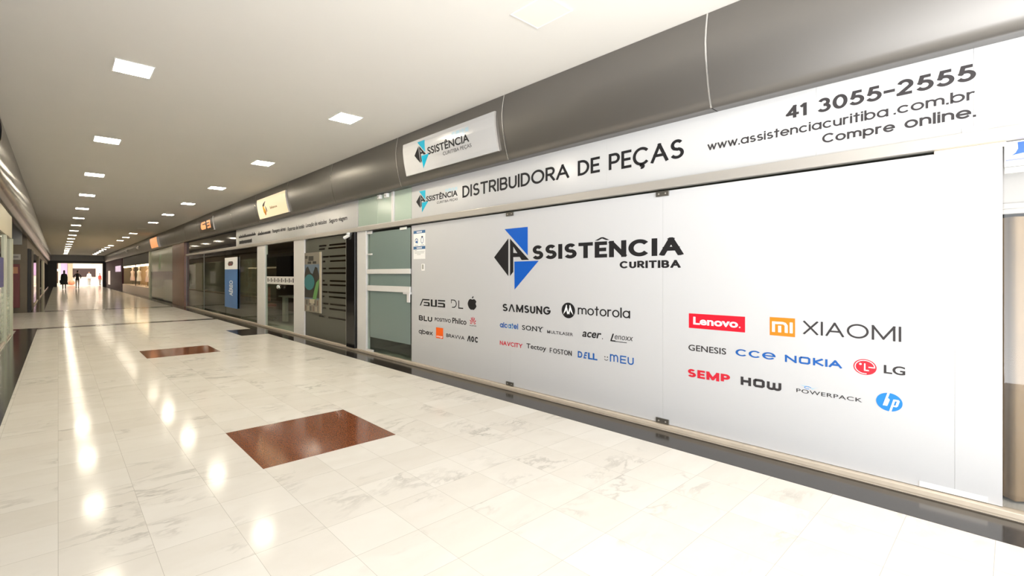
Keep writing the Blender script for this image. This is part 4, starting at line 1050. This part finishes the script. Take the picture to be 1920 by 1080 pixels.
# ------------------------------------------------------------------ right side, far shops
t = thing('shop_window', (XW, 27.9, .05), 'frosted green shop window with a brown band, past the brown column', 'shop window')
box('glass', XW, XW + .01, 24.40, 31.45, .05, 2.755, M_GLASSM, t)
d = Dec(XW - .001); d.rect(31.45, 24.40, 1.54, 2.755, mat('pale_green_film', (.42, .44, .32, 1), .15), 0); d.rect(31.45, 24.40, 1.12, 1.54, mat('brown_film', (.07, .045, .035, 1), .2), 0); d.rect(31.45, 24.40, .06, 1.12, mat('olive_film', (.26, .27, .19, 1), .12), 0)
d.poly([(29.0, 1.7), (28.4, 2.5), (27.9, 2.45), (28.3, 1.9), (28.0, 1.65)], mat('green_leaf_print', (.14, .24, .08, 1), .3), 1)
d.build('film_bands', t)
# open lit display window
tag(MB().box(XW - .02, XW + .9, 31.92, 46.6, 0, .58, .01).build('display_plinth', mat('display_plinth', (.62, .50, .42, 1), .35)), 'pale plinth of the lit display window far on the right', 'plinth')
tag(MB().box(XW - .02, XW + .06, 31.6, 46.6, 2.05, 2.75).build('window_header', M_DARK), 'dark header board over the lit display window far on the right', 'header board')
tag(MB().box(XW + .04, XW + .18, 32.0, 46.4, 1.93, 2.04).build('lamp_strip', mat('warm_strip_lit', (.9, .8, .6, 1), .5, emis=(1.0, .78, .45, 1), es=5.0)), 'glowing warm lamp strip under the dark header far on the right', 'lamp')
tag(MB().box(XW, XW + .03, 38.4, 38.6, .58, 2.05).build('window_mullion', M_DARK), 'dark upright mullion in the lit display window', 'mullion')
struct(box('wall_display_back', 5.6, 5.7, 31.56, 46.64, 0, ZC, mat('warm_display_wall', (.70, .50, .30, 1), .6)))
M_MANN = mat('mannequin_white', (.82, .74, .66, 1), .5); M_CLOTHY = mat('ochre_cloth', (.70, .42, .12, 1), .8); M_CLOTHP = mat('pale_pink_cloth', (.80, .62, .58, 1), .8)
def mannequin(x, y, z, cloth, label, s=1.0):
    t = thing('mannequin', (x, y, z), label, 'mannequin', 'mannequins in the lit display window')
    MB().cyl((x, y, z), (x, y, z + .02), .17).cyl((x, y, z + .02), (x, y, z + .35), .02).build('stand', M_STEEL, t)
    b = MB(); prof = [(.30, .24), (.45, .25), (.62, .20), (.78, .16), (.92, .19), (1.02, .21), (1.08, .10), (1.12, .055), (1.18, .05)]
    n = 14; vs = []; fs = []
    for h, r in prof:
        for k in range(n): vs.append((x + r * .7 * s * math.cos(2 * PI * k / n), y + r * s * math.sin(2 * PI * k / n), z + h * s))
    for j in range(len(prof) - 1):
        for k in range(n): fs.append((j * n + k, j * n + (k + 1) % n, (j + 1) * n + (k + 1) % n, (j + 1) * n + k))
    b.add(vs, fs); b.build('dress', cloth, t, True)
    MB().ell((x, y, z + 1.29 * s), .075, .075, .105).build('head', M_MANN, t, True)
    for q in (-1, 1): MB().cyl((x, y + q * .2 * s, z + 1.0 * s), (x - .05, y + q * .27 * s, z + .62 * s), .045, .03).build('arm', M_MANN, t)
mannequin(4.75, 33.6, .58, M_CLOTHY, 'mannequin in ochre dress in the lit window, nearest to the frosted shop')
mannequin(4.80, 36.2, .58, M_CLOTHP, 'mannequin in pale pink dress in the lit window, second one')
mannequin(4.75, 40.2, .58, mat('white_cloth', (.85, .82, .78, 1), .8), 'mannequin in white dress in the lit window, left of the mullion')
mannequin(4.75, 44.0, .58, M_CLOTHP, 'mannequin in pale pink dress at the far end of the lit window')
post('shopfront_column', 31.48, 31.9, 0, 2.75, mat('pale_green_post', (.52, .52, .38, 1), .3), 'pale post between the frosted shop and the lit display window', 'column', 4.26, 4.5, .005)
t = thing('wall_panel', (4.3, 55.3, 0), 'dark purple panelled shopfront at the far right end', 'shopfront panel')
MB().box(4.27, 4.45, 46.75, YE - .02, 0, 2.75).build('panelling', M_PURPLE, t)
MB().box(4.262, 4.275, 47.6, 52.4, 1.62, 2.14).build('lilac_screen', mat('lilac_lit_panel', (.6, .5, .65, 1), .4, emis=(.75, .58, .78, 1), es=.55), t)
MB().box(4.262, 4.275, 58.0, 60.5, .3, 1.75).build('glazed_strip', mat('pale_lit_strip', (.6, .55, .5, 1), .4, emis=(1.0, .85, .75, 1), es=.4), t)
for k in range(3):
    y = 34.0 + 4.5 * k
    t = thing('shop_lamp', (5.0, y, ZC), f'ceiling lamp inside the lit display window, {("nearest", "middle", "farthest")[k]}', 'lamp', 'lamps in the display window')
    box('diffuser', 4.7, 5.3, y - .4, y + .4, ZC - .04, ZC - .001, M_SHOPLAMP, t)

# ------------------------------------------------------------------ left side
for a, b, lab in ((8.05, 12.49, 'left shop window with green stripes, nearest piece at the left edge'), (12.63, 13.92, 'left shop window with green stripes, beside the side passage')):
    t = thing('shop_window', (XL, (a + b) / 2, .05), lab, 'shop window')
    box('glass', XL - .008, XL, a, b, .05, 2.20, M_GLASSM, t)
    d = Dec(XL + .001, side=-1); gf = mat('pale_green_stripe', (.42, .50, .36, 1), .15)
    for k in range(9): d.rect(a, b, .08 + .11 * k, .15 + .11 * k, gf, 0)
    d.build('green_stripes', t)
tag(MB().box(XL - .05, XL + .04, 12.50, 12.62, .0, 2.2, .004).build('shopfront_post', mat('pale_green_post', ())), 'pale green post between the striped left windows', 'post')
tag(MB().box(XL - .06, XL + .05, 13.93, 14.10, .0, 2.2, .004).build('shopfront_post', mat('pale_green_post', ())), 'pale post at the corner of the left side passage', 'post')
tag(MB().box(XL + .003, XL + .012, 11.2, 12.3, 1.15, 1.72).build('window_sticker', mat('navy_sticker', S(60, 66, 130), .4)), 'dark blue sticker on the left shop window at the photo edge', 'sticker')
tag(MB().box(XL - .02, XL + .03, 8.0, 14.1, 2.205, 2.70).build('sign_board', mat('beige_board', (.52, .47, .34, 1), .4)), 'plain beige board above the striped left windows', 'sign board')
t = thing('shop_lamp', (-3, 11.5, ZC), 'lamp in the left shop behind the striped windows', 'lamp'); box('diffuser', -3.3, -2.7, 11.2, 11.8, ZC - .04, ZC - .001, M_SHOPLAMP, t)
t = thing('fire_cabinet', (-1.23, 22.36, .2), 'tall dark red fire cabinet on the wall of the left side passage', 'fire cabinet')
fr = mat('fire_red', (.16, .018, .014, 1), .35)
MB().box(-1.37, -1.10, 22.26, 22.42, .18, 1.76, .008).build('body', fr, t); MB().box(-1.345, -1.125, 22.25, 22.262, .22, 1.36, .004).build('door', fr, t)
MB().box(-1.31, -1.15, 22.25, 22.262, 1.42, 1.66, .004).build('emblem_plate', mat('plate_orange', (.55, .25, .12, 1), .4), t)
t = thing('hanging_sign', (-1.03, 20.0, 2.35), 'grey box sign hanging from the ceiling over the left side passage', 'sign')
MB().box(-1.26, -.93, 19.95, 20.07, 2.36, 3.05, .006).build('box', mat('sign_grey', (.22, .22, .21, 1), .4), t)
for x in (-1.18, -1.0): MB().cyl((x, 20.01, 3.05), (x, 20.01, ZC), .008).build('rod', M_STEEL, t)
t = thing('wall_sign', (-1.27, 22.40, 1.92), 'small pale sign on the brown passage wall above the red cabinet', 'sign')
MB().box(-1.47, -1.08, 22.385, 22.42, 1.92, 2.13, .003).build('plate', mat('pale_plate', (.42, .40, .36, 1), .4), t)
MB().box(-1.42, -1.14, 22.380, 22.3855, 2.0, 2.05).build('text_band', mat('plate_text', (.2, .19, .18, 1), .4), t)
# far left shopfronts: dark post, lit windows
post('shopfront_column', 22.60, 22.72, 0, 2.35, M_DARK, 'dark post at the near end of the lit left windows', 'column', -.90, -.83, .004)
for a, b, m_, lab in ((23.0, 25.0, M_DARK, 'dark column between the lit left windows'), (31.9, 33.2, M_OLIVE, 'olive column along the left side beyond the passage'), (41.8, 44.0, mat('pale_green_post', ()), 'pale column far along the left side')):
    post('shopfront_column', a, b, 0, 2.35, m_, lab, 'column', -.98, -.80, .01)
for a, b, lab in ((25.02, 31.88, 'lit left shop window beyond the dark column'), (33.22, 41.78, 'lit left shop window beyond the olive column'), (44.02, 63.9, 'pale left shop window at the far end')):
    t = thing('shop_window', (XL, (a + b) / 2, 0), lab, 'shop window')
    box('glass', XL - .01, XL, a, b, .03, 2.35, M_GLASS, t); MB().box(XL - .03, XL + .02, a, b, 0, .06).build('sill', M_SILL, t)
struct(box('wall_left_display', -2.7, -2.6, 22.56, YE, 0, ZC, M_INTW))
for k in range(4):
    y = 27 + 8.5 * k
    t = thing('shop_lamp', (-1.8, y, ZC), f'ceiling lamp inside the left lit shops, {("nearest", "second", "third", "farthest")[k]}', 'lamp', 'lamps in the left lit shops')
    box('diffuser', -2.1, -1.5, y - .4, y + .4, ZC - .04, ZC - .001, M_SHOPLAMP, t)

# ------------------------------------------------------------------ bright shop beyond the end opening
struct(box('wall_mall', -6.05, 8.6, 76.0, 76.2, 0, ZC, mat('mall_white_wall', (.85, .80, .74, 1), .5)))
t = thing('shopfront', (2.2, 75.9, 0), 'bright shopfront with dark upper window seen through the far opening', 'shopfront')
MB().box(1.5, 3.95, 75.9, 75.98, 1.05, 2.15).build('dark_window', mat('shop_window_dark', (.05, .03, .03, 1), .4), t)
MB().box(1.8, 5.2, 75.0, 75.98, 0, .34, .01).build('display_plinth', mat('plinth_white', (.85, .82, .8, 1), .5), t)
MB().box(.27, .95, 75.9, 75.98, 1.25, 2.8).build('lilac_banner', mat('lilac_banner', (.55, .38, .66, 1), .5), t)
MB().box(.98, 1.48, 75.7, 75.98, 0, 2.9).build('beige_pier', mat('beige_pier', (.42, .36, .27, 1), .6), t)
MB().box(-.35, .0, 75.8, 75.98, 0, 2.9).build('dark_pier', mat('pier_brown', (.12, .08, .06, 1), .6), t)
MB().ell((-.05, 75.6, 1.9), .14, .1, .17).build('globe_lamp', mat('globe_white', (.9, .88, .85, 1), .4), t, True)
t = thing('display_ball', (1.36, 74.4, 0), 'reddish patterned round display low in the bright shopfront, between the two dark silhouettes', 'display')
MB().ell((1.36, 74.4, .30), .36, .25, .30).build('ball', mat('reddish_pattern', (.60, .22, .12, 1), .6, noise=.5, nscale=6), t, True)
t = thing('display_counter', (.25, 74.3, 0), 'low cream counter at the left of the bright far shopfront', 'counter')
MB().box(-.3, .75, 74.0, 74.6, 0, .22, .01).build('body', mat('cream_counter', (.85, .76, .6, 1), .5), t); MB().box(-.33, .78, 73.97, 74.63, .22, .25, .005).build('counter_top', mat('cream_top', (.9, .85, .72, 1), .4), t)
for k in range(4):
    x = -1.2 + 2.0 * k
    t = thing('mall_lamp', (x, 71, ZC), f'bright ceiling lamp of the hall beyond the opening, {("leftmost", "second from left", "third from left", "rightmost")[k]}', 'lamp', 'lamps of the far hall')
    box('diffuser', x - .5, x + .5, 68.5, 74.5, ZC - .05, ZC - .001, mat('mall_lamp_lit', (.9, .9, .9, 1), .5, emis=(1.0, .88, .76, 1), es=8.0), t)

# ------------------------------------------------------------------ people far down the corridor
def person(loc, rz, label, mats, zcuts, hair, arm=((.225, 1.10), (.235, .84)), stride=.12, wide=1.0, seated=False, hairlong=False):
    t = thing('person', loc, label, 'person')
    L = Vector(loc); ca, sa = math.cos(rz), math.sin(rz)
    W = lambda x, y, z: Vector((L.x + ca * x - sa * y, L.y + sa * x + ca * y, L.z + z))
    V = []; E = []; Rr = []
    def v(x, y, z, r, r2=None): V.append(W(x, y, z)); Rr.append((r, r2 or r)); return len(V) - 1
    def e(*ids):
        for a, b in zip(ids, ids[1:]): E.append((a, b))
    pel = v(0, 0, .93, .14 * wide, .11); wai = v(0, 0, 1.10, .115 * wide, .09); che = v(0, 0, 1.30, .145 * wide, .105); nb = v(0, .01, 1.45, .065); nk = v(0, .01, 1.53, .048)
    h1 = v(0, -.01, 1.60, .066, .076); h2 = v(0, -.005, 1.69, .064, .076)
    e(pel, wai, che, nb, nk, h1, h2)
    for s in (-1, 1):
        y = s * stride
        hip = v(s * .09, 0, .86, .10); kn = v(s * .10, y * .6 - .03, .48, .062); an = v(s * .10, y, .09, .042); he = v(s * .10, y - .04, .045, .045); to = v(s * .115, y - .19, .035, .035)
        e(pel, hip, kn, an, he, to)
        sh = v(s * .165, 0, 1.39, .056); el = v(s * arm[0][0], .02, arm[0][1], .045); wr = v(s * arm[1][0], -.08, arm[1][1], .032); ha = v(s * arm[1][0], -.10, arm[1][1] - .09, .036)
        e(che, sh, el, wr, ha)
    me = bpy.data.meshes.new('body'); me.from_pydata([tuple(p - L) for p in V], E, [])
    o = bpy.data.objects.new('body', me); COL.objects.link(o)
    sk = o.modifiers.new('skin', 'SKIN'); sk.use_smooth_shade = True
    for i, sv in enumerate(me.skin_vertices[0].data):
        sv.radius = Rr[i]; sv.use_root = (i == 0)
    sb = o.modifiers.new('sub', 'SUBSURF'); sb.levels = 1; sb.render_levels = 1
    bpy.context.view_layer.update()
    nm = bpy.data.meshes.new_from_object(o.evaluated_get(bpy.context.evaluated_depsgraph_get()))
    o.modifiers.clear(); o.data = nm
    nm.materials.clear()
    for m in mats: nm.materials.append(m)
    for p in nm.polygons:
        z = p.center.z; i = 0
        for k, c in enumerate(zcuts):
            if z < c: i = k + 1
        if i == 0 and z > 1.50: i = 0
        p.material_index = i; p.use_smooth = True
    o.parent = t
    hb = MB(); c = W(0, .02, 1.70); hb.ell(c, .078, .088, .080, 12)
    if hairlong: hb.ell(W(0, .05, 1.58), .08, .055, .16, 12)
    hb.build('hair', hair, t, True)
    return t
SK = mat('skin', (.45, .26, .18, 1), .5); BLK = mat('black_cloth', (.012, .011, .012, 1), .8); HR = mat('dark_hair', (.015, .010, .008, 1), .6)
NAVY = mat('navy_cloth', (.02, .022, .035, 1), .8); LEG = mat('pale_trousers', (.30, .25, .22, 1), .8); RDC = mat('red_cloth', (.62, .06, .04, 1), .8); WHC = mat('white_shirt', (.85, .83, .8, 1), .8)
t = person((.44, 54.9, 0), PI, 'person in a long black coat walking, left silhouette in the far opening', [SK, BLK, BLK, NAVY], [1.50, .95, .40], HR, stride=.14, wide=1.05, hairlong=True)
cv = []; cf = []; n = 16
for h, r in ((.42, .30), (.70, .25), (1.0, .20), (1.25, .20), (1.42, .17)):
    for k in range(n): cv.append((.44 + r * math.cos(2 * PI * k / n), 54.9 + r * .7 * math.sin(2 * PI * k / n), h))
for j in range(4):
    for k in range(n): cf.append((j * n + k, j * n + (k + 1) % n, (j + 1) * n + (k + 1) % n, (j + 1) * n + k))
obj('coat', cv, cf, BLK, t, True)
MB().box(.10, .22, 54.75, 55.0, .55, .85, .03).build('handbag', BLK, t)
person((1.52, 58.0, 0), PI, 'person in black top and pale trousers, second silhouette in the far opening', [SK, BLK, LEG, BLK], [1.50, .80, .10], HR, arm=((.30, 1.14), (.26, 1.02)), stride=.05)
person((3.12, 73.0, 0), .2, 'person in white shirt standing in the bright hall beyond the opening', [SK, WHC, LEG, BLK], [1.50, .85, .10], HR, stride=.1, wide=1.1)
t = person((4.25, 73.0, 0), .6, 'person in red top at the right of the bright hall beyond the opening', [SK, RDC, LEG, BLK], [1.50, .85, .10], HR, stride=.06)
t.scale = (.85, .85, .85)
